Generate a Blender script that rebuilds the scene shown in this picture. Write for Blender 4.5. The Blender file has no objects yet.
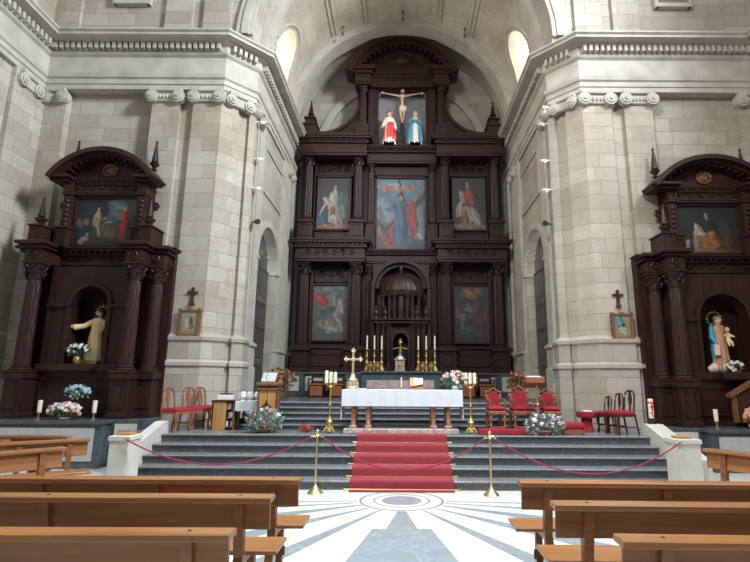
import bpy, bmesh, math, random
from mathutils import Vector, Matrix
random.seed(7)
PI = math.pi
S = bpy.context.scene
C = S.collection

# ---------------------------------------------------------------- camera, light, exposure
cd = bpy.data.cameras.new('camera'); cam = bpy.data.objects.new('camera', cd); C.objects.link(cam)
cd.sensor_fit = 'HORIZONTAL'; cd.sensor_width = 36.0; cd.lens = 36.0 * 500 / 750
cd.shift_x = -26 / 750; cd.clip_start = 0.05; cd.clip_end = 200
cam.matrix_world = Matrix.Translation((0, 0, 1.72)) @ Matrix.Rotation(math.radians(90 + 11.65), 4, 'X') @ Matrix.Rotation(math.radians(0.35), 4, 'Z')
S.camera = cam
S.view_settings.view_transform = 'Standard'; S.view_settings.look = 'None'
S.view_settings.gamma = 1.0; S.view_settings.use_curve_mapping = False
S.view_settings.exposure = 0.0
w = bpy.data.worlds.new('daylight'); S.world = w; w.use_nodes = True
bg = w.node_tree.nodes['Background']; bg.inputs[0].default_value = (0.84, 0.92, 1.0, 1); bg.inputs[1].default_value = 0.85

def area(name, loc, target, size, size_y, power, col, spread=180):
    l = bpy.data.lights.new(name, 'AREA'); l.shape = 'RECTANGLE'; l.size = size; l.size_y = size_y
    l.energy = power; l.color = col; l.spread = math.radians(spread)
    o = bpy.data.objects.new(name, l); C.objects.link(o); o.location = loc
    o.rotation_euler = (Vector(target) - Vector(loc)).to_track_quat('-Z', 'Y').to_euler()
    return o
area('dome_window_light', (0.3, 4.6, 15.0), (0.3, 5.6, 0), 3.0, 3.0, 620, (0.93, 0.97, 1.0), 80)
area('transept_window_light', (9.0, 4.0, 14.5), (-7.5, 11.5, 8.5), 2.5, 3.5, 2000, (0.84, 0.93, 1.0), 110)
area('nave_window_light', (-5.0, -4.0, 14.0), (5.5, 12, 6.5), 3.0, 3.0, 420, (1.0, 0.98, 0.95), 70)

# ---------------------------------------------------------------- materials
def newmat(name):
    m = bpy.data.materials.new(name); m.use_nodes = True
    nt = m.node_tree; b = nt.nodes['Principled BSDF']
    return m, nt, b
def N(nt, t, **kw):
    n = nt.nodes.new(t)
    for k, v in kw.items(): setattr(n, k, v)
    return n
def plain(name, col, rough=0.6, metal=0.0, var=0.15, scale=8.0, bump=0.0, coat=0.0, stretch=None):
    m, nt, b = newmat(name)
    tc = N(nt, 'ShaderNodeTexCoord'); no = N(nt, 'ShaderNodeTexNoise'); no.inputs['Scale'].default_value = scale
    no.inputs['Detail'].default_value = 5
    src = tc.outputs['Object']
    if stretch:
        mp = N(nt, 'ShaderNodeMapping'); mp.inputs['Scale'].default_value = stretch
        nt.links.new(src, mp.inputs[0]); src = mp.outputs[0]
    nt.links.new(src, no.inputs['Vector'])
    cr = N(nt, 'ShaderNodeValToRGB')
    a = [max(0, c * (1 - var)) for c in col]; z = [min(1, c * (1 + var)) for c in col]
    cr.color_ramp.elements[0].color = (*a, 1); cr.color_ramp.elements[1].color = (*z, 1)
    cr.color_ramp.elements[0].position = 0.3; cr.color_ramp.elements[1].position = 0.7
    nt.links.new(no.outputs[0], cr.inputs[0]); nt.links.new(cr.outputs[0], b.inputs['Base Color'])
    b.inputs['Roughness'].default_value = rough; b.inputs['Metallic'].default_value = metal
    if coat: b.inputs['Coat Weight'].default_value = coat
    if bump:
        bp = N(nt, 'ShaderNodeBump'); bp.inputs['Strength'].default_value = bump; bp.inputs['Distance'].default_value = 0.01
        nt.links.new(no.outputs[0], bp.inputs['Height']); nt.links.new(bp.outputs[0], b.inputs['Normal'])
    return m
def stone(name, c1, c2, mortar, bw=0.9, bh=0.38, vault=False, stain=(0.27, 0.20, 0.125), stain_amt=0.55):
    m, nt, b = newmat(name); L = nt.links.new
    g = N(nt, 'ShaderNodeNewGeometry'); sp = N(nt, 'ShaderNodeSeparateXYZ'); L(g.outputs['Position'], sp.inputs[0])
    cb = N(nt, 'ShaderNodeCombineXYZ')
    if vault:
        sb = N(nt, 'ShaderNodeMath', operation='SUBTRACT'); L(sp.outputs[2], sb.inputs[0]); sb.inputs[1].default_value = 11.1
        at = N(nt, 'ShaderNodeMath', operation='ARCTAN2'); L(sb.outputs[0], at.inputs[0]); L(sp.outputs[0], at.inputs[1])
        mu = N(nt, 'ShaderNodeMath', operation='MULTIPLY'); L(at.outputs[0], mu.inputs[0]); mu.inputs[1].default_value = 4.15
        L(sp.outputs[1], cb.inputs[0]); L(mu.outputs[0], cb.inputs[1])
    else:
        ad = N(nt, 'ShaderNodeMath', operation='ADD'); L(sp.outputs[0], ad.inputs[0]); L(sp.outputs[1], ad.inputs[1])
        L(ad.outputs[0], cb.inputs[0]); L(sp.outputs[2], cb.inputs[1])
    br = N(nt, 'ShaderNodeTexBrick'); L(cb.outputs[0], br.inputs['Vector'])
    br.inputs['Color1'].default_value = (*c1, 1); br.inputs['Color2'].default_value = (*c2, 1); br.inputs['Mortar'].default_value = (*mortar, 1)
    br.inputs['Scale'].default_value = 1.0; br.inputs['Mortar Size'].default_value = 0.007; br.inputs['Mortar Smooth'].default_value = 0.3
    br.inputs['Brick Width'].default_value = bw; br.inputs['Row Height'].default_value = bh; br.offset = 0.43; br.squash = 0.8; br.squash_frequency = 3
    no = N(nt, 'ShaderNodeTexNoise'); no.inputs['Scale'].default_value = 0.55; no.inputs['Detail'].default_value = 7; no.inputs['Roughness'].default_value = 0.65
    L(g.outputs['Position'], no.inputs['Vector'])
    cr = N(nt, 'ShaderNodeValToRGB'); cr.color_ramp.elements[0].position = 0.46; cr.color_ramp.elements[1].position = 0.68
    cr.color_ramp.elements[0].color = (0, 0, 0, 1); cr.color_ramp.elements[1].color = (stain_amt,) * 3 + (1,)
    L(no.outputs[0], cr.inputs[0])
    mx = N(nt, 'ShaderNodeMix', data_type='RGBA'); L(cr.outputs[0], mx.inputs[0]); L(br.outputs[0], mx.inputs[6]); mx.inputs[7].default_value = (*stain, 1)
    n2 = N(nt, 'ShaderNodeTexNoise'); n2.inputs['Scale'].default_value = 14; n2.inputs['Detail'].default_value = 8; n2.inputs['Roughness'].default_value = 0.7
    L(g.outputs['Position'], n2.inputs['Vector'])
    mr = N(nt, 'ShaderNodeMapRange'); mr.inputs[1].default_value = 0.3; mr.inputs[2].default_value = 0.7; mr.inputs[3].default_value = 0.86; mr.inputs[4].default_value = 1.08
    L(n2.outputs[0], mr.inputs[0])
    vm = N(nt, 'ShaderNodeVectorMath', operation='SCALE'); L(mx.outputs[2], vm.inputs[0]); L(mr.outputs[0], vm.inputs['Scale'])
    L(vm.outputs[0], b.inputs['Base Color']); b.inputs['Roughness'].default_value = 0.85
    bp = N(nt, 'ShaderNodeBump'); bp.inputs['Strength'].default_value = 0.5; bp.inputs['Distance'].default_value = 0.02; bp.invert = True
    L(br.outputs['Fac'], bp.inputs['Height']); L(bp.outputs[0], b.inputs['Normal'])
    return m
def wood(name, c1, c2, rough=0.45, axis=0, scale=1.6, coat=0.0):
    m, nt, b = newmat(name); L = nt.links.new
    tc = N(nt, 'ShaderNodeTexCoord'); mp = N(nt, 'ShaderNodeMapping')
    s = [14, 14, 14]; s[axis] = 0.8; mp.inputs['Scale'].default_value = s
    L(tc.outputs['Object'], mp.inputs[0])
    no = N(nt, 'ShaderNodeTexNoise'); no.inputs['Scale'].default_value = scale; no.inputs['Detail'].default_value = 6; no.inputs['Distortion'].default_value = 0.6
    L(mp.outputs[0], no.inputs['Vector'])
    cr = N(nt, 'ShaderNodeValToRGB'); cr.color_ramp.elements[0].color = (*c1, 1); cr.color_ramp.elements[1].color = (*c2, 1)
    cr.color_ramp.elements[0].position = 0.3; cr.color_ramp.elements[1].position = 0.72
    L(no.outputs[0], cr.inputs[0]); L(cr.outputs[0], b.inputs['Base Color'])
    b.inputs['Specular IOR Level'].default_value = 0.3
    b.inputs['Roughness'].default_value = rough; b.inputs['Coat Weight'].default_value = coat; b.inputs['Coat Roughness'].default_value = 0.3
    return m
def marble(name, base, vein, scale=2.0, rough=0.25, width=0.06):
    m, nt, b = newmat(name); L = nt.links.new
    g = N(nt, 'ShaderNodeNewGeometry')
    no = N(nt, 'ShaderNodeTexNoise'); no.inputs['Scale'].default_value = scale; no.inputs['Detail'].default_value = 8; no.inputs['Distortion'].default_value = 1.6
    L(g.outputs['Position'], no.inputs['Vector'])
    cr = N(nt, 'ShaderNodeValToRGB'); e = cr.color_ramp.elements
    e[0].position = 0.0; e[0].color = (*[c * 0.8 for c in base], 1); e[1].position = 1.0; e[1].color = (*[min(1, c * 1.2) for c in base], 1)
    a = e.new(0.5 - width); a.color = (*base, 1); a = e.new(0.5); a.color = (*vein, 1); a = e.new(0.5 + width); a.color = (*base, 1)
    L(no.outputs[0], cr.inputs[0]); L(cr.outputs[0], b.inputs['Base Color']); b.inputs['Roughness'].default_value = rough
    return m
M = {}
M['stone'] = stone('limestone_blocks', (0.47, 0.425, 0.36), (0.36, 0.32, 0.265), (0.26, 0.225, 0.18))
M['moulding'] = plain('limestone_moulding', (0.44, 0.405, 0.35), 0.85, var=0.15, scale=2.2, bump=0.2)
M['vault'] = stone('vault_limestone', (0.58, 0.53, 0.45), (0.50, 0.45, 0.38), (0.32, 0.27, 0.21), bw=1.1, bh=0.5, vault=True)
M['darkwood'] = wood('walnut_altarpiece', (0.019, 0.0075, 0.007), (0.047, 0.017, 0.0145), 0.42, axis=2)
M['darkwood_x'] = wood('walnut_altarpiece_beam', (0.021, 0.008, 0.0075), (0.051, 0.018, 0.0155), 0.42, axis=0)
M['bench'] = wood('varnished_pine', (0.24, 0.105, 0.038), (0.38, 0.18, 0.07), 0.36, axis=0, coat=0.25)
M['bench_shaded'] = wood('varnished_pine_shaded', (0.17, 0.068, 0.024), (0.26, 0.11, 0.042), 0.4, axis=0, coat=0.15)  # same pine with the shade under the rail put into a darker colour
M['bolt'] = plain('bolt_metal', (0.06, 0.045, 0.035), 0.5, 0.5)
M['lightwood'] = wood('golden_wood', (0.36, 0.18, 0.06), (0.52, 0.28, 0.10), 0.45, axis=2)
M['brownwood'] = wood('brown_carved_wood', (0.14, 0.06, 0.03), (0.24, 0.11, 0.05), 0.5, axis=2)
M['chairwood'] = wood('dark_chair_wood', (0.045, 0.016, 0.010), (0.09, 0.032, 0.018), 0.35, axis=2)
M['redwood'] = wood('reddish_chair_wood', (0.20, 0.07, 0.035), (0.32, 0.12, 0.06), 0.4, axis=2)
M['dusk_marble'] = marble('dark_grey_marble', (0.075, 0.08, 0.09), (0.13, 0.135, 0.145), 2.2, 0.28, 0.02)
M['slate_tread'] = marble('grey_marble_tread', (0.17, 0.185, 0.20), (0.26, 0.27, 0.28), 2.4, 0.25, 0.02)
M['white_marble'] = marble('white_floor_marble', (0.70, 0.69, 0.66), (0.62, 0.62, 0.60), 1.2, 0.22, 0.05)
M['grey_marble'] = marble('blue_grey_inlay_marble', (0.24, 0.29, 0.32), (0.31, 0.36, 0.39), 2.6, 0.25, 0.03)
M['panel_marble'] = marble('pale_panel_marble', (0.46, 0.46, 0.45), (0.38, 0.385, 0.385), 2.0, 0.3, 0.04)
M['green_marble'] = marble('blue_green_marble', (0.055, 0.075, 0.088), (0.10, 0.125, 0.14), 4.0, 0.3, 0.04)
M['pink_marble'] = marble('pink_marble', (0.34, 0.17, 0.12), (0.55, 0.34, 0.29), 5.0, 0.35, 0.05)
M['red_marble'] = marble('red_veined_marble', (0.34, 0.25, 0.24), (0.55, 0.48, 0.45), 5.0, 0.35, 0.06)
M['brownstone'] = plain('brown_stone', (0.20, 0.15, 0.11), 0.85)
M['plaster'] = plain('cream_plaster', (0.55, 0.53, 0.48), 0.8, var=0.08, scale=3)
M['carpet'] = plain('red_carpet', (0.27, 0.035, 0.045), 0.95, var=0.15, scale=40, bump=0.3)
M['velvet'] = plain('red_velvet', (0.27, 0.012, 0.02), 0.85, var=0.2, scale=12)
M['rope'] = plain('crimson_rope', (0.26, 0.02, 0.045), 0.8, var=0.2, scale=60)
M['brass'] = plain('polished_brass', (0.66, 0.50, 0.24), 0.3, 0.9, var=0.1)
M['gilt'] = plain('old_gilt', (0.46, 0.31, 0.11), 0.45, 0.7, var=0.3, scale=20)
M['pale_gold'] = plain('pale_gold', (0.60, 0.50, 0.33), 0.4, 0.7, var=0.15)
M['silver'] = plain('silver', (0.62, 0.60, 0.55), 0.35, 0.8, var=0.15)
M['wax'] = plain('ivory_wax', (0.80, 0.74, 0.58), 0.5, var=0.04)
M['redwax'] = plain('red_wax', (0.55, 0.03, 0.03), 0.5, var=0.04)
M['cloth'] = plain('white_linen', (0.60, 0.64, 0.70), 0.85, var=0.04, scale=6)
M['iron'] = plain('wrought_iron', (0.10, 0.095, 0.09), 0.55, 0.4)
M['black'] = plain('matte_black', (0.012, 0.012, 0.014), 0.7)
M['void'] = plain('dark_room', (0.1, 0.1, 0.1), 0.9)
M['leaf'] = plain('green_leaves', (0.07, 0.15, 0.06), 0.6, var=0.5, scale=25)
M['silverleaf'] = plain('silver_green_leaves', (0.22, 0.30, 0.27), 0.6, var=0.4, scale=25)
M['brownleaf'] = plain('autumn_leaves', (0.27, 0.12, 0.04), 0.7, var=0.5, scale=25)
M['white'] = plain('white_petals', (0.80, 0.80, 0.78), 0.7, var=0.04)
M['paper'] = plain('white_paper', (0.75, 0.74, 0.70), 0.8, var=0.04)
M['orange'] = plain('orange_petals', (0.75, 0.33, 0.15), 0.7, var=0.2, scale=30)
M['pinkp'] = plain('pink_petals', (0.72, 0.38, 0.36), 0.7, var=0.2, scale=30)
M['bluep'] = plain('pale_blue_petals', (0.40, 0.62, 0.68), 0.7, var=0.2, scale=30)
M['skin'] = plain('painted_flesh', (0.62, 0.40, 0.27), 0.5, var=0.08)
M['hair'] = plain('painted_brown_hair', (0.07, 0.035, 0.02), 0.6)
M['fair_hair'] = plain('painted_tan_hair', (0.28, 0.16, 0.08), 0.6)
M['cream_robe'] = plain('cream_painted_robe', (0.78, 0.58, 0.30), 0.55, var=0.1)
M['red_robe'] = plain('red_painted_robe', (0.55, 0.03, 0.03), 0.55, var=0.1)
M['white_robe'] = plain('white_painted_robe', (0.70, 0.60, 0.50), 0.55, var=0.1)
M['blue_robe'] = plain('blue_painted_mantle', (0.05, 0.28, 0.42), 0.55, var=0.1)
M['pink_robe'] = plain('rose_gold_painted_robe', (0.52, 0.25, 0.13), 0.55, var=0.2)
M['grey_cloth'] = plain('grey_backdrop', (0.24, 0.23, 0.25), 0.9)
M['backwall'] = plain('blue_grey_plaster', (0.30, 0.36, 0.37), 0.9, var=0.1, scale=2)
def emit(name, col, s):
    m, nt, b = newmat(name); b.inputs['Emission Color'].default_value = (*col, 1); b.inputs['Emission Strength'].default_value = s
    b.inputs['Base Color'].default_value = (*col, 1); return m
M['daywindow'] = emit('daylit_window_glass', (1.0, 0.88, 0.70), 5.0)
def vcol(name, rough=0.5):
    m, nt, b = newmat(name); a = N(nt, 'ShaderNodeVertexColor'); a.layer_name = 'paint'
    nt.links.new(a.outputs[0], b.inputs['Base Color']); b.inputs['Roughness'].default_value = rough; return m
M['oil'] = vcol('oil_painting', 0.45)

# ---------------------------------------------------------------- mesh builder
class MB:
    def __init__(s): s.v = []; s.f = []; s.T = None
    def p(s, co):
        co = Vector(co)
        if s.T is not None: co = s.T @ co
        s.v.append(co); return len(s.v) - 1
    def box(s, x0, x1, y0, y1, z0, z1):
        i = [s.p((x, y, z)) for z in (z0, z1) for y in (y0, y1) for x in (x0, x1)]
        for q in ((0, 2, 3, 1), (4, 5, 7, 6), (0, 1, 5, 4), (2, 6, 7, 3), (0, 4, 6, 2), (1, 3, 7, 5)): s.f.append([i[k] for k in q])
        return s
    def bbox(s, x0, x1, y0, y1, z0, z1, b=0.01):        # box with chamfered vertical and horizontal edges
        b = min(b, (x1 - x0) * .45, (y1 - y0) * .45, (z1 - z0) * .45)
        def ring(d, z): 
            return [(x0 + d, y0 + d + 0, z), (x1 - d, y0 + d, z), (x1 - d, y1 - d, z), (x0 + d, y1 - d, z)]
        return s.loft([ring(b, z0), ring(0, z0 + b), ring(0, z1 - b), ring(b, z1)])
    def loft(s, rings, cap=True, closed=True):
        n = len(rings[0]); ids = [[s.p(c) for c in r] for r in rings]
        for a, b in zip(ids[:-1], ids[1:]):
            for k in range(n if closed else n - 1):
                s.f.append([a[k], a[(k + 1) % n], b[(k + 1) % n], b[k]])
        if cap: s.f.append(ids[0][::-1]); s.f.append(ids[-1])
        return s
    def lathe(s, cx, cy, prof, n=16, flute=0, amp=0.0, sx=1, sy=1, twist=0.0, a0=0.0):
        rings = []
        for r, z in prof:
            ring = []
            for k in range(n):
                a = 2 * PI * k / n + a0
                rr = r * (1 - amp * abs(math.sin(flute * (a + twist * z) / 2))) if flute else r
                ring.append((cx + rr * math.cos(a) * sx, cy + rr * math.sin(a) * sy, z))
            rings.append(ring)
        return s.loft(rings)
    def tube(s, pts, r, n=6):
        pts = [Vector(p) for p in pts]; rings = []; up = Vector((0, 0, 1))
        for i, p in enumerate(pts):
            t = (pts[min(i + 1, len(pts) - 1)] - pts[max(i - 1, 0)])
            t = t.normalized() if t.length > 1e-9 else Vector((0, 0, 1))
            u = t.cross(up if abs(t.z) < 0.95 else Vector((1, 0, 0))).normalized(); v = t.cross(u)
            rr = r[i] if isinstance(r, (list, tuple)) else r
            rings.append([p + (u * math.cos(2 * PI * k / n) + v * math.sin(2 * PI * k / n)) * rr for k in range(n)])
        return s.loft(rings)
    def ball(s, c, r, n=10, m=7):
        if not isinstance(r, (list, tuple)): r = (r, r, r)
        rings = []
        for j in range(1, m):
            t = PI * j / m
            rings.append([(c[0] + r[0] * math.sin(t) * math.cos(2 * PI * k / n), c[1] + r[1] * math.sin(t) * math.sin(2 * PI * k / n), c[2] - r[2] * math.cos(t)) for k in range(n)])
        return s.loft(rings)
    def prism(s, poly, y0, y1):                         # polygon in XZ pushed along Y
        return s.loft([[(x, y0, z) for x, z in poly], [(x, y1, z) for x, z in poly]])
    def slab(s, poly, z0, z1):                          # polygon in XY pushed along Z
        return s.loft([[(x, y, z0) for x, y in poly], [(x, y, z1) for x, y in poly]])
    def arc(s, cx, cz, r0, r1, y0, y1, a0=0, a1=PI, n=32):  # curved bar in XZ
        rings = []
        for k in range(n + 1):
            a = a0 + (a1 - a0) * k / n; c, q = math.cos(a), math.sin(a)
            rings.append([(cx + r0 * c, y0, cz + r0 * q), (cx + r1 * c, y0, cz + r1 * q), (cx + r1 * c, y1, cz + r1 * q), (cx + r0 * c, y1, cz + r0 * q)])
        return s.loft(rings)
    def sweep(s, path, prof, caps=True):                # path in XY, profile (offset to the right of travel, z), mitred
        P = [Vector(p) for p in path]; nrm = []
        for a, b in zip(P[:-1], P[1:]):
            d = (b - a).normalized(); nrm.append(Vector((d.y, -d.x)))
        offs = []
        for i in range(len(P)):
            if i == 0: offs.append(nrm[0])
            elif i == len(P) - 1: offs.append(nrm[-1])
            else:
                m = (nrm[i - 1] + nrm[i]); k = m.dot(nrm[i]); offs.append(m / max(k, 0.35))
        rings = [[(p.x + o.x * q, p.y + o.y * q, z) for q, z in prof] for p, o in zip(P, offs)]
        return s.loft(rings, cap=caps)
    def build(s, name, mat, parent=None, smooth=False, loc=None, weld=False):
        me = bpy.data.meshes.new(name); vs = [tuple(v) for v in s.v]
        off = Vector((0, 0, 0))
        if loc is not None: off = Vector(loc)
        elif parent is not None: off = wl(parent)
        elif vs:
            xs = [v[0] for v in vs]; ys = [v[1] for v in vs]; zs = [v[2] for v in vs]
            off = Vector(((min(xs) + max(xs)) / 2, (min(ys) + max(ys)) / 2, min(zs)))
        me.from_pydata([tuple(Vector(v) - off) for v in vs], [], s.f); me.validate()
        bm = bmesh.new(); bm.from_mesh(me); bmesh.ops.recalc_face_normals(bm, faces=bm.faces)
        if weld: bmesh.ops.remove_doubles(bm, verts=bm.verts, dist=1e-5)
        bm.to_mesh(me); bm.free()
        me.materials.append(M[mat] if isinstance(mat, str) else mat)
        o = bpy.data.objects.new(name, me); C.objects.link(o)
        if parent is not None: o.parent = parent; o.location = off - wl(parent)
        else: o.location = off
        if smooth:
            for p in me.polygons: p.use_smooth = True
            me.set_sharp_from_angle(angle=math.radians(40))
        return o
def wl(o):
    v = Vector(o.location)
    while o.parent: o = o.parent; v = v + Vector(o.location)
    return v
def thing(name, label, cat, loc, group=None):
    o = bpy.data.objects.new(name, None); C.objects.link(o); o.location = loc; o.empty_display_size = 0.1
    o['label'] = label; o['category'] = cat
    if group: o['group'] = group
    return o
def tag(o, label, cat, group=None):
    o['label'] = label; o['category'] = cat
    if group: o['group'] = group
    return o
def struct(mb, name, mat, smooth=False, parent=None, weld=False):
    o = mb.build(name, mat, parent, smooth, weld=weld)
    if parent is None: o['kind'] = 'structure'
    return o
def copy_tree(o, parent=None):
    c = o.copy(); C.objects.link(c)
    if parent: c.parent = parent
    for ch in list(o.children): copy_tree(ch, c)
    return c

# ================================================================ SETTING
# ---- nave floor with sunburst inlay
mb = MB(); mb.box(-10.2, 10.2, -10.4, 13.0, -0.3, 0.0)
floor = struct(mb, 'floor', 'white_marble')
SC = (0.03, 8.05)
def inlay(poly, name='inlay_ray', mat='grey_marble', z=0.0): 
    m = MB(); m.slab(poly, z - 0.01, z + 0.002); return m.build(name, mat, floor)
def ray(a, h0, h1, r0, r1):                 # a: degrees from the line to the viewer; half widths
    a = math.radians(a - 90); d = Vector((math.cos(a), math.sin(a))); n = Vector((-d.y, d.x)); c = Vector(SC)
    return [tuple(c + d * r0 - n * h0), tuple(c + d * r1 - n * h1), tuple(c + d * r1 + n * h1), tuple(c + d * r0 + n * h0)]
inlay([(0.03 + 0.30 * math.cos(k * PI / 16), 8.05 + 0.30 * math.sin(k * PI / 16)) for k in range(32)], 'inlay_disc')
def ringmesh(r0, r1, z=0.002):
    m = MB(); n = 48; ids = []
    for k in range(n):
        a = 2 * PI * k / n; ids.append([m.p((SC[0] + r * math.cos(a), SC[1] + r * math.sin(a), z)) for r in (r0, r1)])
    for k in range(n): a, b = ids[k], ids[(k + 1) % n]; m.f.append([a[0], b[0], b[1], a[1]])
    return m.build('inlay_ring', 'grey_marble', floor)
ringmesh(0.40, 0.43); ringmesh(0.60, 0.64)
c = SC
inlay([(c[0] - .06, c[1] - .66), (c[0] - .19, c[1] - 1.5), (c[0] - .36, c[1] - 1.52), (c[0] - .98, c[1] - 5.0), (c[0] + .98, c[1] - 5.0), (c[0] + .36, c[1] - 1.52), (c[0] + .19, c[1] - 1.5), (c[0] + .06, c[1] - .66)])
for sgn in (-1, 1):
    for a, h0, h1, r1 in ((27, .012, .26, 6.0), (45, .012, .30, 5.2), (62, .02, .28, 4.2), (76, .02, .12, 4.5), (86, .02, .05, 4.6)):
        inlay(ray(sgn * a, h0, h1, .66, r1))
# ---- stairs (5 steps) to the sanctuary floor
HW, HR = 4.62, 4.84
for k in range(5):
    mb = MB(); y0 = 8.78 + 0.33 * k; z1 = 0.15 * (k + 1)
    mb.bbox(-HW, HR, y0 + 0.02, 10.2, z1 - 0.15, z1 - 0.035, 0.002)
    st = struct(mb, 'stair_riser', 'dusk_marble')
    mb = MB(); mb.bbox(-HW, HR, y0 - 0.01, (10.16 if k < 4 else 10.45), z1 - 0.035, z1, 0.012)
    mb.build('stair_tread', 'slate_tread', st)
mb = MB(); mb.box(-5.45, 5.6, 10.45, 13.0, 0, 0.748); mb.box(-5.45, -HW, 10.12, 10.45, 0, .748); mb.box(HR, 5.6, 10.12, 10.45, 0, .748)
struct(mb, 'floor_sanctuary', 'slate_tread')
for k in range(5):
    mb = MB(); y0 = 11.1 + 0.28 * k; z1 = 0.75 + 0.107 * (k + 1)
    mb.box(-3.55, 3.55, y0 + 0.02, 13.0, z1 - 0.107, z1 - 0.03)
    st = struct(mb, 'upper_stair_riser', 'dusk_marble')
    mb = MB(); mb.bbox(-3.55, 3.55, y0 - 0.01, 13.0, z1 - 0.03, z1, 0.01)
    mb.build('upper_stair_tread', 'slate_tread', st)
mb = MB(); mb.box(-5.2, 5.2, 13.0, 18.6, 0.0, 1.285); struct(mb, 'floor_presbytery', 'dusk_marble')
# ---- stair cheeks and end pedestals
for sgn, nm in ((-1, 'left'), (1, 'right')):
    mb = MB(); x0, x1 = (-4.84, -4.63) if sgn < 0 else (4.85, 5.2)
    rings = [[(x, y, z) for y, z in ((8.77, 0), (10.44, 0), (10.44, 0.97), (10.25, 0.97), (8.77, 0.5))] for x in (x0, x1)]
    mb.loft(rings); struct(mb, 'trim_stair_cheek_' + nm, 'plaster')
    xa, xb = (-4.64, -4.34) if sgn < 0 else (4.44, 4.80)
    mb = MB(); mb.bbox(xa, xb, 8.35, 8.75, 0, 0.80, .008); mb.bbox(xa - .02, xb + .02, 8.33, 8.76, 0.80, 0.88, .012)
    ped = struct(mb, 'trim_stair_pedestal_' + nm, 'plaster')
    m2 = MB(); xc = (xa + xb) / 2; m2.bbox(xc - .12, xc + .12, 8.45, 8.66, .881, .915, .01)
    tag(m2.build('wooden_block', 'lightwood'), 'small light wooden block lying on the %s white pedestal of the stairs' % nm, 'block')
    m2 = MB(); m2.lathe(xa + (.03 if sgn > 0 else .31), 8.32, [(0.012, .82), (.02, .83), (.02, .85), (.012, .86)], 8); m2.build('rope_hook', 'brass', ped)

# ---- walls. plan of the left side (x mirrored for the right); travel so that the room lies on the right hand
def side_path(sgn):
    pts = [(9.6, -9.9), (9.6, 6.6), (9.48, 6.6), (9.48, 7.6), (9.6, 7.6), (9.6, 11.0), (9.48, 11.0), (9.48, 12.05), (8.9, 12.05), (8.9, 12.25), (6.6, 12.25), (6.6, 12.0), (5.86, 12.0), (5.86, 12.12), (5.52, 12.12), (5.52, 12.0), (4.76, 12.0), (4.42, 12.34), (4.50, 12.42), (4.27, 12.65), (4.19, 12.57), (4.05, 12.71), (4.05, 13.0), (4.12, 13.0), (4.12, 13.75)]
    return [(sgn * x, y) for x, y in pts]
wallprof = [(-0.5, 0), (0.09, 0), (0.09, 2.08), (0.13, 2.12), (0.13, 2.2), (0.07, 2.26), (0.07, 2.68), (0.11, 2.72), (0.12, 2.80), (0.03, 2.86), (0.0, 2.90), (0, 9.36), (-0.5, 9.36)]
entprof = [(-0.5, 9.35), (0.02, 9.35), (0.02, 9.48), (0.05, 9.49), (0.05, 9.62), (0.10, 9.66), (0.12, 9.76), (0.03, 9.80), (0.03, 10.28), (0.10, 10.33), (0.13, 10.38), (0.11, 10.40), (0.11, 10.60), (0.26, 10.62), (0.28, 10.65), (0.48, 10.66), (0.48, 10.72), (0.54, 10.76), (0.54, 10.80), (-0.5, 10.82)]
entpath = [(9.5, -9.9), (9.5, 12.0), (4.74, 12.0), (4.08, 12.66), (4.08, 18.5)]
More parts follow.
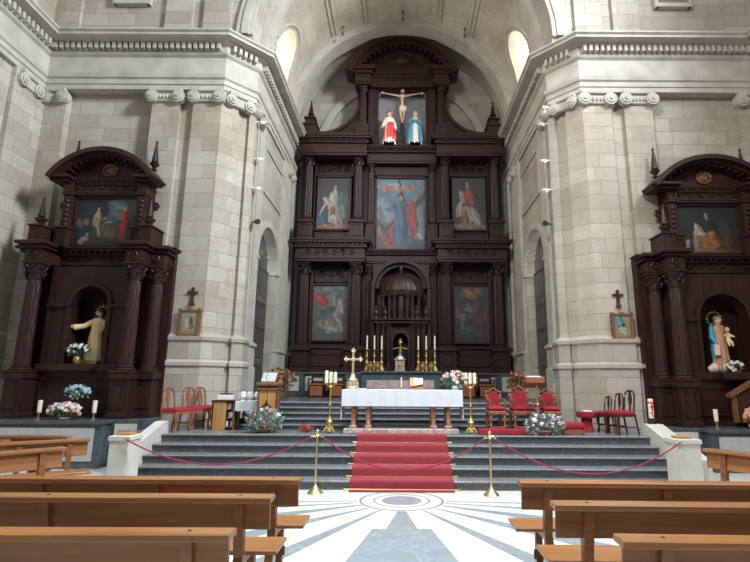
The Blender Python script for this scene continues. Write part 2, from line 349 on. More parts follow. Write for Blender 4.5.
for sgn, nm in ((-1, 'left'), (1, 'right')):
    pth = side_path(sgn); ep = [(sgn * x, y) for x, y in entpath]
    if sgn > 0: pth = pth[::-1]; ep = ep[::-1]
    mb = MB(); mb.sweep(pth, wallprof); wo = struct(mb, 'wall_' + nm, 'stone')
    mb = MB(); mb.sweep(ep, entprof); en = struct(mb, 'trim_entablature_' + nm, 'moulding')
    # dentils
    mb = MB(); P = [Vector(p) for p in ep]
    for a, b in zip(P[:-1], P[1:]):
        L_ = (b - a).length; d = (b - a).normalized(); n = Vector((d.y, -d.x)); k = 0.12
        while k < L_ - 0.1:
            q = a + d * k; 
            mb.T = Matrix.Translation((q.x, q.y, 0)) @ Matrix(((d.x, n.x, 0, 0), (d.y, n.y, 0, 0), (0, 0, 1, 0), (0, 0, 0, 1)))
            mb.box(-.042, .042, .1, .25, 10.43, 10.60); k += 0.155
    mb.T = None; dn = mb.build('dentils', 'moulding', en)
    # ionic capitals on the piers
    def ionic(x0, x1, y, ny=-1):
        m = MB(); m.bbox(x0 - .04, x1 + .04, y - .14, y + .05, 9.24, 9.36, .02)
        m.bbox(x0 + .02, x1 - .02, y - .07, y + .05, 8.98, 9.24, .02)
        nb = int((x1 - x0) / .09)
        for i in range(nb): m.ball((x0 + (i + .5) * (x1 - x0) / nb, y - .09, 9.10), (.035, .04, .06), 6, 5)
        for xx in (x0 + .02, x1 - .02):
            for r, dy in ((.17, .14), (.12, .17), (.05, .20)):
                pr = [[(xx + r * math.cos(t * PI / 8), yy, 9.10 + r * math.sin(t * PI / 8)) for t in range(16)] for yy in (y - dy, y + .03)]
                m.loft(pr)
        return m.build('pier_capital', 'moulding', wo, smooth=True)
    for (a, b) in ((5.86, 6.6), (4.78, 5.5), (8.95, 9.45)):
        x0, x1 = sorted((sgn * a, sgn * b)); ionic(x0, x1, 12.0 if a < 8 else 12.05)
    # chamfer capital and the side capitals
    for T in (Matrix.Translation((sgn * 4.40, 12.32, 0)) @ Matrix.Rotation(-sgn * math.radians(45), 4, 'Z'), Matrix.Translation((sgn * 4.06, 13.0, 0)) @ Matrix.Rotation(-sgn * math.radians(90), 4, 'Z'), Matrix.Translation((sgn * 4.06, 17.0, 0)) @ Matrix.Rotation(-sgn * math.radians(90), 4, 'Z'), Matrix.Translation((sgn * 9.5, 11.45, 0)) @ Matrix.Rotation(-sgn * math.radians(90), 4, 'Z')):
        m = MB(); m.T = T
        m.bbox(-.34, .34, -.14, .05, 9.24, 9.36, .02); m.bbox(-.3, .3, -.08, .05, 8.98, 9.24, .02)
        for xx in (-.26, .26):
            for r, dy in ((.16, .13), (.11, .17), (.05, .20)):
                m.loft([[(xx + r * math.cos(t * PI / 8), yy, 9.10 + r * math.sin(t * PI / 8)) for t in range(16)] for yy in (-dy, .03)])
        m.build('pier_capital', 'moulding', wo, smooth=True)
    # wall panel mouldings on the transept side wall
    m = MB()
    for (ya, yb, za, zb) in ((7.9, 10.7, 3.4, 8.6), (8.2, 10.4, 3.8, 8.2), (2.2, 6.3, 3.4, 8.6), (2.6, 5.9, 3.8, 8.2)):
        X = sgn * 9.6; e = sorted((X, X - sgn * .05))
        m.box(e[0], e[1], ya, ya + .07, za, zb); m.box(e[0], e[1], yb - .07, yb, za, zb); m.box(e[0], e[1], ya, yb, za, za + .07); m.box(e[0], e[1], ya, yb, zb - .07, zb)
    m.build('wall_panel_moulding', 'moulding', wo)
    # presbytery side wall with the arched doorway (opening y 13.85..16.15, springing 5.3)
    ya, yb, zs = 13.85, 16.15, 5.3; yc = (ya + yb) / 2; R = (yb - ya) / 2
    m = MB(); X = sgn * 4.12; Xo = sgn * 4.75
    e = sorted((X, Xo)); m.box(e[0], e[1], 13.6, ya, 1.3, zs); m.box(e[0], e[1], yb, 18.6, 1.3, zs)
    nseg = 20
    arcp = [(yc - R * math.cos(PI * k / nseg), zs + R * math.sin(PI * k / nseg)) for k in range(nseg + 1)]
    for (p, q) in zip(arcp[:-1], arcp[1:]):
        m.loft([[(xx, p[0], p[1]), (xx, q[0], q[1]), (xx, q[0], 9.4), (xx, p[0], 9.4)] for xx in e])
    m.box(e[0], e[1], 13.6, ya, zs, 9.4); m.box(e[0], e[1], yb, 18.6, zs, 9.4)
    pw = struct(m, 'wall_presbytery_' + nm, 'stone')
    m = MB()                                      # imposts, archivolt, pilaster strips, base mouldings
    def xb(o0, o1): return sorted((X - sgn * o0, X - sgn * o1))
    for y0, y1, pr in ((13.3, 13.8, .06), (16.25, 17.3, .1), (17.9, 18.5, .1)):
        a = xb(-.01, pr); m.box(a[0], a[1], y0, y1, 1.285, 9.4); a = xb(-.01, pr + .09); m.bbox(a[0], a[1], y0 - .04, y1 + .04, 1.285, 2.15, .02)
        a = xb(-.01, pr + .05); m.bbox(a[0], a[1], y0 - .03, y1 + .03, 2.15, 2.75, .03); a = xb(-.01, pr + .1); m.bbox(a[0], a[1], y0 - .05, y1 + .05, 2.68, 2.78, .02)
    for y0, y1 in ((ya - .2, ya + .03), (yb - .03, yb + .2)): a = xb(-.25, .08); m.bbox(a[0], a[1], y0 - .0, y1, zs - .12, zs + .02, .02)
    for y0, y1, z0, z1 in ((14.0, 16.2, 7.3, 7.36), (14.0, 16.2, 8.7, 8.76)): a = xb(-.01, .04); m.box(a[0], a[1], y0, y1, z0, z1)
    for y0 in (14.0, 16.14): a = xb(-.01, .04); m.box(a[0], a[1], y0, y0 + .06, 7.36, 8.7)
    m.build('presbytery_pilasters', 'moulding', pw)
    m = MB(); nn = 20
    for k in range(nn + 1): pass
    rings = []
    for k in range(nn + 1):
        a = PI * k / nn; rings.append([(xx, yc - rr * math.cos(a), zs + rr * math.sin(a)) for xx, rr in ((X, R), (X - sgn * .05, R), (X - sgn * .05, R + .18), (X, R + .18))])
    m.loft(rings); m.build('archivolt', 'moulding', pw)
    m = MB(); e2 = sorted((sgn * 4.75, sgn * 6.2)); m.box(sgn * 6.2, sgn * 6.25, 13.2, 16.8, 1.3, 7.0)
    m.box(e2[0], e2[1], 13.1, 13.2, 1.3, 7.0); m.box(e2[0], e2[1], 16.8, 16.9, 1.3, 7.0); m.box(e2[0], e2[1], 13.1, 16.9, 6.95, 7.05); m.box(e2[0], e2[1], 13.1, 16.9, 1.25, 1.285)
    struct(m, 'wall_side_room_' + nm, 'panel_marble')
    rl = bpy.data.lights.new('side_room_fill', 'POINT'); rl.energy = 70; rl.shadow_soft_size = .3; rl.color = (1, .97, .92); ro = bpy.data.objects.new('side_room_fill', rl); C.objects.link(ro); ro.location = (sgn * 5.6, 15.0, 5.9)  # unseen fill light, added so the grille stands out against the room
    # iron grille
    gx = sgn * 4.42
    g = thing('iron_grille', 'tall black wrought iron grille filling the arched doorway on the %s of the high altar' % nm, 'grille', (gx, yc, 1.285))
    m = MB(); m.box(gx - .03, gx + .03, ya + .0, ya + .05, 1.285, zs); m.box(gx - .03, gx + .03, yb - .05, yb, 1.285, zs)
    for z in (1.45, 3.4, 5.25): m.box(gx - .025, gx + .025, ya, yb, z, z + .05)
    m.box(gx - .03, gx + .03, yc - .03, yc + .03, 1.285, zs + R - .02); m.build('grille_frame', 'iron', g)
    m = MB()
    for k in range(1, 23):
        yy = ya + (yb - ya) * k / 23; zt = zs + math.sqrt(max(0, R * R - (yy - yc) ** 2)) - .02
        m.tube([(gx, yy, 1.4), (gx, yy, zt)], .016, 5)
    m.build('grille_bars', 'iron', g)
    for zc in (2.4, 4.3, 5.75):
        for q in (-1, 1):
            for k in range(3 if zc < 5 else 1):
                m = MB(); yy = yc + q * (.25 + .32 * k)
                m.tube([(gx - sgn * .03, yy + q * (.02 + .11 * t / 14) * math.cos(t * .75), zc + (.04 + .2 * t / 14) * math.sin(t * .75)) for t in range(15)], .02, 4); m.build('scroll_ornament', 'iron', g)

# ---- front attic walls with the big arch, archivolt, vault, ribs, back wall
ZC, RA = 11.1, 4.12
m = MB(); ns = 40
for k in range(ns):
    a, b = PI * k / ns, PI * (k + 1) / ns
    p, q = (RA * math.cos(a), ZC + RA * math.sin(a)), (RA * math.cos(b), ZC + RA * math.sin(b))
    m.loft([[(p[0], y, p[1]), (q[0], y, q[1]), (q[0], y, 16.4), (p[0], y, 16.4)] for y in (12.15, 12.9)])
for sgn in (-1, 1):
    e = sorted((sgn * RA, sgn * 10.1)); m.box(e[0], e[1], 12.15, 12.9, 10.75, 16.4)
    e = sorted((sgn * RA, sgn * 4.6)); m.box(e[0], e[1], 12.9, 13.9, 10.7, 11.1); m.box(e[0], e[1], 13.9, 15.6, 10.7, 11.0); m.box(e[0], e[1], 15.6, 18.5, 10.7, 11.1)
    for x0, x1 in ((4.75, 5.5), (5.8, 6.55), (8.9, 9.6)): e = sorted((sgn * x0, sgn * x1)); m.box(e[0], e[1], 12.05, 12.16, 10.78, 16.4)
    e = sorted((sgn * 9.6, sgn * 10.1)); m.box(e[0], e[1], -10.0, 12.2, 10.78, 16.4)
fw = struct(m, 'wall_front_attic', 'stone')
m = MB(); m.arc(0, ZC, RA, RA + .45, 12.06, 12.16, n=40); m.arc(0, ZC, RA + .12, RA + .30, 12.02, 12.1, n=40); m.build('arch_moulding', 'moulding', fw)
m = MB(); m.box(-10.1, 10.1, -10.4, -9.9, 0, 16.4); struct(m, 'wall_nave_rear', 'stone')
for sgn in (-1, 1):
    m = MB(); e = sorted((sgn * 7.05, sgn * 8.0)); m.box(e[0], e[1], 12.0, 12.16, 12.0, 12.12)
    for xx in (7.0, 7.95): e2 = sorted((sgn * xx, sgn * (xx + .1))); m.box(e2[0], e2[1], 12.02, 12.16, 12.0, 14)
    m.build('attic_panel_frame', 'moulding', fw)
    m = MB(); m.box(e[0] + .08, e[1] - .08, 12.12, 12.16, 12.12, 14); m.build('attic_panel', 'brownstone', fw)
# barrel vault with lunette openings (y 13.9..15.5)
m = MB(); la, lb, lz = 13.95, 15.55, 12.35; lc = (la + lb) / 2; lr = (lb - la) / 2
def zst(y):
    if la <= y <= lb: return lz + math.sqrt(max(0, lr * lr - (y - lc) ** 2))
    return 11.1
def th(z): return math.asin(min(1, max(0, (z - ZC) / RA)))
cols = [(12.9, False), (13.4, False), (la, False)] + [(la + (lb - la) * k / 16, True) for k in range(17)] + [(lb, False), (16.0, False), (16.5, False), (17.3, False), (18.5, False)]
rows = 40; prev = None
for y, inside in cols:
    t0 = th(zst(y)) if inside else 0.0
    cur = [m.p((RA * math.cos(t0 + (PI - 2 * t0) * k / rows), y, ZC + RA * math.sin(t0 + (PI - 2 * t0) * k / rows))) for k in range(rows + 1)]
    if prev is not None and abs(m.v[prev[0]].y - y) > 1e-6:
        for k in range(rows): m.f.append([prev[k], prev[k + 1], cur[k + 1], cur[k]])
    prev = cur
# wall pieces at lower part beside openings come with the duplicated columns
va = struct(m, 'ceiling_vault', 'vault')
sm = va.data
for p in sm.polygons: p.use_smooth = True
for sgn, nm in ((-1, 'left'), (1, 'right')):
    m = MB(); bd = [(la, 11.0)] + [(la + (lb - la) * k / 16, zst(la + (lb - la) * k / 16)) for k in range(17)] + [(lb, 11.0)]
    ra_ = []; rb_ = []
    for y, z in bd:
        xx = math.sqrt(max(0, RA * RA - (z - ZC) ** 2)) if z > ZC else RA
        ra_.append(m.p((sgn * xx, y, z))); rb_.append(m.p((sgn * 5.4, lc + (y - lc) * .62, 11.6 + (z - 11.0) * .72)))
    for k in range(len(bd) - 1): m.f.append([ra_[k], ra_[k + 1], rb_[k + 1], rb_[k]])
    m.f.append([ra_[0], rb_[0], rb_[-1], ra_[-1]])
    struct(m, 'wall_lunette_' + nm, 'moulding')
    m = MB(); ids = [m.p((sgn * 5.38, lc + (y - lc) * .62, 11.6 + (z - 11.0) * .72)) for y, z in bd]; m.f.append(ids)
    wn = struct(m, 'window_%d' % (1 if sgn < 0 else 2), 'daywindow')
    m = MB(); xx = sorted((sgn * 5.32, sgn * 5.36)); m.box(xx[0], xx[1], lc - .02, lc + .02, 11.6, 13.1)
    for z in (12.0, 12.4, 12.8): m.box(xx[0], xx[1], lc - .5, lc + .5, z - .012, z + .012)
    m.build('window_bars', 'iron', wn)
    area('lunette_window_light_' + nm, (sgn * 5.3, lc, 12.4), (-sgn * 2.0, lc + .6, 12.8), 0.9, 1.3, 120, (1.0, 0.90, 0.76), 170)
    # moulded outline of the lunette on the vault
    m = MB(); pts = []
    for k in range(17):
        y = lc - (lr + .14) * math.cos(PI * k / 16); z = lz + (lr + .14) * math.sin(PI * k / 16)
        xx = math.sqrt(RA * RA - (z - ZC) ** 2) - .01; pts.append((sgn * xx, y, z))
    m.tube(pts, .035, 5); m.build('lunette_moulding', 'moulding', va)
m = MB(); m.arc(0, ZC, 3.86, RA + .2, 16.5, 17.15, n=48); rib = struct(m, 'trim_rear_rib', 'moulding', True)
m = MB(); m.arc(0, ZC, 3.92, RA + .1, 12.75, 13.25, n=48); struct(m, 'trim_front_rib', 'moulding', True)
m = MB()
for a in (35, 52, 71, 90, 109, 128, 145):                       # long panel mouldings on the vault
    for da in (-1.2, 1.2):
        t = math.radians(a + da); x, z = (RA - .015) * math.cos(t), ZC + (RA - .015) * math.sin(t)
        if a in (35, 145): continue
        m.box(x - .02, x + .02, 13.5, 16.3, z - .02, z + .02)
m.build('vault_panel_moulding', 'moulding', va)
m = MB(); m.box(-4.8, 4.8, 18.5, 18.8, 1.3, 16.4); bw = struct(m, 'wall_back', 'stone')
m = MB(); m.arc(0, 10.6, 3.15, 3.45, 18.38, 18.52, n=40); m.arc(0, 10.6, 2.3, 2.5, 18.42, 18.52, n=40)
for a in range(20, 161, 14):
    t = math.radians(a); pass
m.build('blind_arch_moulding', 'moulding', bw)
m = MB()
for sgn in (-1, 1): e = sorted((sgn * 3.6, sgn * 4.14)); m.box(e[0], e[1], 18.4, 18.52, 1.4, 10.6)
m.build('painted_strip', 'backwall', bw)
for x, z, y in ((-2.18, 0, 16.1), (.02, 0, 16.1), (2.28, 0, 16.1)):
    m = MB(); zt = ZC + math.sqrt(RA * RA - x * x); m.lathe(x, y, [(.05, zt - .02), (.03, zt - .08), (.015, zt - .1), (.015, zt - .26), (.05, zt - .3), (.04, zt - .38), (.01, zt - .42)], 8)
    tag(m.build('iron_hook', 'iron'), {-2.18: 'leftmost small dark iron hook hanging from the stone vault', 0.02: 'middle small dark iron hook hanging near the crown of the vault', 2.28: 'rightmost small dark iron hook hanging from the stone vault'}[x], 'hook', 'hooks on the vault')
# ================================================================ MAIN ALTARPIECE
def capital(m, x, y, z0, z1, r):
    h = z1 - z0
    m.lathe(x, y, [(r, z0), (r * 1.12, z0 + .03 * h), (r * .98, z0 + .08 * h), (r * 1.05, z0 + .5 * h), (r * 1.35, z0 + .86 * h)], 14)
    for row, (zz, rr, n) in enumerate(((.12, 1.12, 8), (.42, 1.2, 8))):
        for k in range(n):
            a = 2 * PI * (k + .5 * row) / n; c, s = math.cos(a), math.sin(a); t = Vector((-s, c, 0)); o = Vector((x, y, 0))
            def pt(d, side, z): return o + Vector((c * d, s * d, z)) + t * side
            wd = r * .30
            m.loft([[pt(r * rr * .9, -wd, z0 + zz * h), pt(r * rr * .9, wd, z0 + zz * h), pt(r * rr * 1.08, wd * .8, z0 + (zz + .22) * h), pt(r * rr * 1.08, -wd * .8, z0 + (zz + .22) * h)],
                    [pt(r * rr * 1.25, -wd * .5, z0 + (zz + .36) * h), pt(r * rr * 1.25, wd * .5, z0 + (zz + .36) * h), pt(r * rr * 1.42, wd * .3, z0 + (zz + .26) * h), pt(r * rr * 1.42, -wd * .3, z0 + (zz + .26) * h)]])
    for q in (1, 3, 5, 7):
        a = q * PI / 4; m.ball((x + math.cos(a) * r * 1.5, y + math.sin(a) * r * 1.5, z0 + .82 * h), r * .22, 8, 6)
    m.bbox(x - r * 1.45, x + r * 1.45, y - r * 1.45, y + r * 1.45, z1 - .13 * h, z1, .01)
def column(parent, x, y, z0, z1, r, caph, mat='darkwood', twist=0.0, flute=20, amp=.09, name='column'):
    m = MB()
    b = .16
    m.bbox(x - r * 1.4, x + r * 1.4, y - r * 1.4, y + r * 1.4, z0, z0 + b * .35, .005)
    m.lathe(x, y, [(r * 1.35, z0 + b * .35), (r * 1.4, z0 + b * .5), (r * 1.3, z0 + b * .62), (r * 1.12, z0 + b * .7), (r * 1.2, z0 + b * .85), (r * 1.05, z0 + b)], 20)
    H = z1 - caph - z0 - b; prof = []
    nn = 10 if twist else 4
    for i in range(nn + 1):
        t = i / nn; prof.append((r * (1 - .16 * t * t), z0 + b + H * t))
    m.lathe(x, y, prof, flute * 3 or 14, flute, amp, twist=twist)
    col = m.build(name, mat, parent, smooth=False)
    m = MB(); capital(m, x, y, z1 - caph, z1, r * .84); m.build('capital', mat, col)
    return col
def panel(m, x0, x1, y, z0, z1, t=.05, d=.03):       # raised picture-frame style moulding on a plane facing the viewer
    m.bbox(x0, x1, y - d, y + .01, z0, z0 + t, .008); m.bbox(x0, x1, y - d, y + .01, z1 - t, z1, .008)
    m.bbox(x0, x0 + t, y - d, y + .01, z0, z1, .008); m.bbox(x1 - t, x1, y - d, y + .01, z0, z1, .008)
def entab(m, x0, x1, yf, yb, z0, z1, over=.2, dent=True, ends=(True, True)):
    h = z1 - z0; o0 = over if ends[0] else 0; o1 = over if ends[1] else 0
    m.box(x0, x1, yf, yb, z0, z0 + .12 * h); m.box(x0 - o0 * .15, x1 + o1 * .15, yf - over * .15, yb, z0 + .12 * h, z0 + .25 * h)
    m.box(x0, x1, yf + .01, yb, z0 + .25 * h, z0 + .62 * h)
    m.bbox(x0 - o0 * .4, x1 + o1 * .4, yf - over * .4, yb, z0 + .62 * h, z0 + .70 * h, .01)
    m.box(x0 - o0 * .3, x1 + o1 * .3, yf - over * .3, yb, z0 + .70 * h, z0 + .82 * h)
    m.bbox(x0 - o0 * .85, x1 + o1 * .85, yf - over * .85, yb, z0 + .82 * h, z0 + .92 * h, .015)
    m.bbox(x0 - o0, x1 + o1, yf - over, yb, z0 + .92 * h, z1, .01)
    if dent:
        k = x0 + .05
        while k < x1 - .03:
            m.box(k, k + .07, yf - over * .62, yf, z0 + .72 * h, z0 + .81 * h); k += .15
def carved(m, x0, x1, y, z0, z1, n, seed=1, r=.05):    # relief of scrolls and leaves
    rnd = random.Random(seed)
    for k in range(n):
        xc = x0 + (k + .5) * (x1 - x0) / n; zc = (z0 + z1) / 2; R_ = min((x1 - x0) / n, z1 - z0) * .42; q = 1 if k % 2 else -1
        m.tube([(xc + q * (R_ * (1 - t / 13)) * math.cos(t * .8), y - .02, zc + (R_ * (1 - t / 13)) * math.sin(t * .8)) for t in range(12)], [r * .5 * (1 - t / 16) for t in range(12)], 5)
        m.ball((xc, y, zc), (r * .6, r * .5, r * .6), 7, 5)
def canvas(parent, name, x0, x1, z0, z1, y, top, bot, shapes, framew=.06, fmat='darkwood', nx=64, seed=3, noise=.10, framed=.06):
    wd, hh = x1 - x0, z1 - z0; nz = int(nx * hh / wd); rnd = random.Random(seed); asp = hh / wd
    vs = [(x0 + wd * i / nx, y, z0 + hh * j / nz) for j in range(nz + 1) for i in range(nx + 1)]
    fs = [(j * (nx + 1) + i, j * (nx + 1) + i + 1, (j + 1) * (nx + 1) + i + 1, (j + 1) * (nx + 1) + i) for j in range(nz) for i in range(nx)]
    off = wl(parent)
    me = bpy.data.meshes.new(name); me.from_pydata([tuple(Vector(v) - off) for v in vs], [], fs)
    at = me.color_attributes.new('paint', 'FLOAT_COLOR', 'POINT')
    pre = []
    for (cx, cz, rx, rz, rot, col) in shapes:
        pre.append((cx, cz * asp, rx, rz * asp if rz > 0 else 0, math.cos(math.radians(rot)), math.sin(math.radians(rot)), col))
    cells = [[rnd.random() for _ in range(14)] for _ in range(20)]
    def nz_(u, v):
        u *= 12; v *= 17; i, j = int(u), int(v); fu, fv = u - i, v - j
        a = cells[j % 20][i % 14]; b = cells[j % 20][(i + 1) % 14]; c_ = cells[(j + 1) % 20][i % 14]; d = cells[(j + 1) % 20][(i + 1) % 14]
        return (a * (1 - fu) + b * fu) * (1 - fv) + (c_ * (1 - fu) + d * fu) * fv
    k = 0
    for j in range(nz + 1):
        for i in range(nx + 1):
            u, v = i / nx, j / nz; c3 = [bot[q] * (1 - v) + top[q] * v for q in range(3)]
            uu = u + .035 * (nz_(u * 1.6, v) - .5) + .02 * (nz_(v * 3 % 1, u * 2.7 % 1) - .5); vv = v + .03 * (nz_(v * .9, u * .9) - .5)
            for (cx, cz, rx, rz, cr, sr, col) in pre:
                dx, dz = uu - cx, vv * asp - cz; a = (dx * cr + dz * sr) / rx; b = (-dx * sr + dz * cr) / rz
                d = a * a + b * b
                if d < 1.25:
                    t = min(1, (1.25 - d) / .55); g = (1 + .30 * math.sin(a * 5 + b * 2.3 + 3 * nz_(u, v))) * (1 - .25 * a)     # brushed folds
                    c3 = [c3[q] * (1 - t) + col[q] * g * t for q in range(3)]
            n_ = 1 + noise * 2 * (nz_(u, v) - .5)
            at.data[k].color = (*[max(0, q * n_ * .5) for q in c3], 1); k += 1
    me.materials.append(M['oil']); o = bpy.data.objects.new(name, me); C.objects.link(o); o.parent = parent; o.location = (0, 0, 0)
    o.location = Vector(off) - wl(parent)
    if framew:
        m = MB(); panel(m, x0 - framew, x1 + framew, y + .0, z0 - framew, z1 + framew, framew, framed); m.build('picture_frame', fmat, o)
    return o
def robed(cx, base, h, robe, skin=(.45, .28, .18), hair=(.08, .04, .02), wdt=None, mantle=None, arm=None, asp=1.6):
    # painted standing figure, coordinates in canvas fractions
    W_ = wdt or h * asp * .17
    L_ = [(cx, base + h * .28, W_ * 1.15, h * .30, 0, robe), (cx, base + h * .58, W_ * .95, h * .26, 0, robe)]
    if mantle: L_ += [(cx + W_ * .7, base + h * .42, W_ * .55, h * .40, 4, mantle)]
    if arm: L_ += [(cx - W_ * 1.3, base + h * .68, W_ * 1.0, h * .05, arm, robe), (cx - W_ * 2.2, base + h * .70, W_ * .25, h * .03, 0, skin)]
    L_ += [(cx, base + h * .90, h * asp * .055, h * .07, 0, hair), (cx, base + h * .89, h * asp * .042, h * .058, 0, skin)]
    return L_

RZ = thing('altarpiece', 'huge dark walnut high altarpiece with five paintings, filling the end of the presbytery', 'altarpiece', (0, 17.5, 1.285))
m = MB(); m.box(-3.88, 3.88, 17.1, 18.36, 1.285, 2.02); m.bbox(-3.92, 3.92, 17.02, 18.36, 2.02, 2.1, .02)
for x in (-3.55, -1.55, 1.55, 3.55): m.bbox(x - .3, x + .3, 16.98, 17.12, 1.285, 2.02, .01)
m.build('marble_base', 'green_marble', RZ)
for x0, x1 in ((-3.18, -1.92), (1.92, 3.18), (-3.72, -3.38), (3.38, 3.72)):
    m = MB(); yy = 17.08 if abs(x0 + x1) < 6 else 16.96; m.box(x0, x1, yy, yy + .03, 1.48, 1.96); m.build('marble_panel', 'panel_marble', RZ)
m = MB(); m.box(-3.78, 3.78, 17.85, 18.36, 2.1, 10.2); m.box(-1.75, 1.75, 17.85, 18.36, 10.2, 13.3); m.build('back_panel', 'darkwood', RZ)
XC = (1.62, 3.46)
for s_ in (-1, 1):
    # lower pedestals, between panel
    for xc in XC:
        x = s_ * xc; m = MB(); m.bbox(x - .34, x + .34, 17.14, 17.9, 2.1, 2.22, .015); m.box(x - .29, x + .29, 17.2, 17.9, 2.22, 2.82)
        panel(m, x - .2, x + .2, 17.2, 2.28, 2.76, .04, .025); m.bbox(x - .36, x + .36, 17.12, 17.9, 2.82, 2.95, .02); m.build('pedestal', 'darkwood', RZ)
        column(RZ, x, 17.5, 2.95, 5.97, .185, .45)
    e0, e1 = sorted((s_ * 1.9, s_ * 3.18)); m = MB(); m.box(e0, e1, 17.45, 17.86, 2.1, 3.0); panel(m, e0 + .1, e1 - .1, 17.45, 2.3, 2.75, .06, .04); m.bbox(e0, e1, 17.38, 17.86, 2.9, 3.02, .02); m.build('base_panel', 'darkwood_x', RZ); m = MB()
    panel(m, e0 + .05, e1 - .05, 17.85, 5.32, 5.9, .05, .04); carved(m, e0 + .15, e1 - .15, 17.84, 5.38, 5.84, 3, 5); m.build('carved_panel', 'darkwood_x', RZ)
    # inner recessed column, pilaster strips
    column(RZ, s_ * 1.16, 17.68, 2.95, 5.95, .13, .4)
    m = MB(); x = s_ * 1.16; m.bbox(x - .2, x + .2, 17.5, 17.9, 2.1, 2.95, .015); m.build('pedestal', 'darkwood', RZ)
    for xx in (s_ * 1.85, s_ * 3.22): m = MB(); m.box(xx - .06, xx + .06, 17.7, 17.9, 2.95, 5.97); m.build('pilaster', 'darkwood', RZ)
    # entablatures of the side bays
    a, b = sorted((s_ * 1.3, s_ * 3.74)); m = MB(); entab(m, a, b, 17.2, 17.95, 5.97, 6.76, .22); carved(m, a + .3, b - .3, 17.2, 6.16, 6.44, 6, 2, .04); m.build('entablature', 'darkwood_x', RZ)
    # second tier
    for xc in XC:
        x = s_ * xc; m = MB(); m.bbox(x - .29, x + .29, 17.2, 17.9, 6.76, 6.86, .01); m.box(x - .25, x + .25, 17.24, 17.9, 6.86, 7.42)
        panel(m, x - .17, x + .17, 17.24, 6.92, 7.36, .035, .025); m.bbox(x - .3, x + .3, 17.18, 17.9, 7.42, 7.52, .015); m.build('pedestal', 'darkwood', RZ)
        column(RZ, x, 17.5, 7.52, 10.02, .155, .32)
    m = MB(); m.box(e0, e1, 17.6, 17.86, 6.76, 7.25); panel(m, e0 + .15, e1 - .15, 17.6, 6.85, 7.18, .05, .03); m.bbox(e0, e1, 17.5, 17.86, 7.2, 7.28, .01); m.build('base_panel', 'darkwood_x', RZ); m = MB()
    carved(m, e0 + .05, e1 - .05, 17.82, 9.5, 9.95, 4, 8, .07); m.bbox(e0, e1, 17.7, 17.86, 9.42, 9.5, .01); m.build('carved_panel', 'darkwood_x', RZ)
    column(RZ, s_ * 1.15, 17.7, 7.4, 9.85, .12, .3)
    m = MB(); x = s_ * 1.15; m.bbox(x - .18, x + .18, 17.5, 17.9, 6.45, 7.4, .015)
    for q in range(4): m.box(x - .13 + q * .075, x - .10 + q * .075, 17.47, 17.52, 6.6, 7.3)
    m.build('pedestal', 'darkwood', RZ)
    for xx in (s_ * 1.85, s_ * 3.22): m = MB(); m.box(xx - .05, xx + .05, 17.72, 17.9, 7.5, 10.0); m.build('pilaster', 'darkwood', RZ)
    m = MB(); entab(m, a, b, 17.2, 17.95, 10.02, 10.78, .2); m.build('entablature', 'darkwood_x', RZ)
    # concave wing and corner finial
    poly = [(s_ * 1.6, 10.78), (s_ * 3.3, 10.78), (s_ * 3.3, 11.12)] + [(s_ * (3.12 + 1.47 * math.cos(math.radians(t))), 12.6 + 1.47 * math.sin(math.radians(t))) for t in range(270, 179, -6)] + [(s_ * 1.6, 12.7)]
    m = MB(); m.prism(poly, 17.6, 17.95)
    m.loft([[(s_ * (3.12 + rr * math.cos(math.radians(t))), yy, 12.6 + rr * math.sin(math.radians(t))) for rr, yy in ((1.47, 17.5), (1.58, 17.5), (1.58, 17.62), (1.47, 17.62))] for t in range(270, 179, -6)])
    m.bbox(min(s_ * 1.7, s_ * 3.3), max(s_ * 1.7, s_ * 3.3), 17.45, 17.95, 10.98, 11.12, .015); m.build('curved_wing', 'darkwood', RZ)
    x = s_ * 3.5; m = MB(); m.bbox(x - .27, x + .27, 17.3, 17.85, 10.78, 11.3, .015); m.bbox(x - .31, x + .31, 17.26, 17.9, 11.3, 11.38, .015)
    m.bbox(x - .17, x + .17, 17.4, 17.74, 11.38, 11.62, .02); m.bbox(x - .22, x + .22, 17.35, 17.79, 11.62, 11.68, .01)
    m.lathe(x, 17.57, [(.09, 11.68), (.15, 11.74), (.06, 11.82), (.13, 11.86), (.10, 11.9), (.05, 12.2), (.02, 12.36), (.045, 12.4), (.01, 12.45)], 10); m.build('finial', 'darkwood', RZ)
    x = s_ * 1.5; m = MB(); m.bbox(x - .22, x + .22, 17.28, 17.9, 10.55, 11.35, .015); panel(m, x - .13, x + .13, 17.28, 10.75, 11.25, .03, .02); m.build('pedestal', 'darkwood', RZ)
    column(RZ, x, 17.5, 11.35, 13.0, .135, .26)
    m = MB(); m.box(min(s_ * 1.02, s_ * 1.3), max(s_ * 1.02, s_ * 1.3), 17.6, 17.9, 10.5, 13.1); panel(m, min(s_ * 1.05, s_ * 1.27), max(s_ * 1.05, s_ * 1.27), 17.6, 10.7, 12.9, .03, .02)
    m.build('pilaster', 'darkwood', RZ)
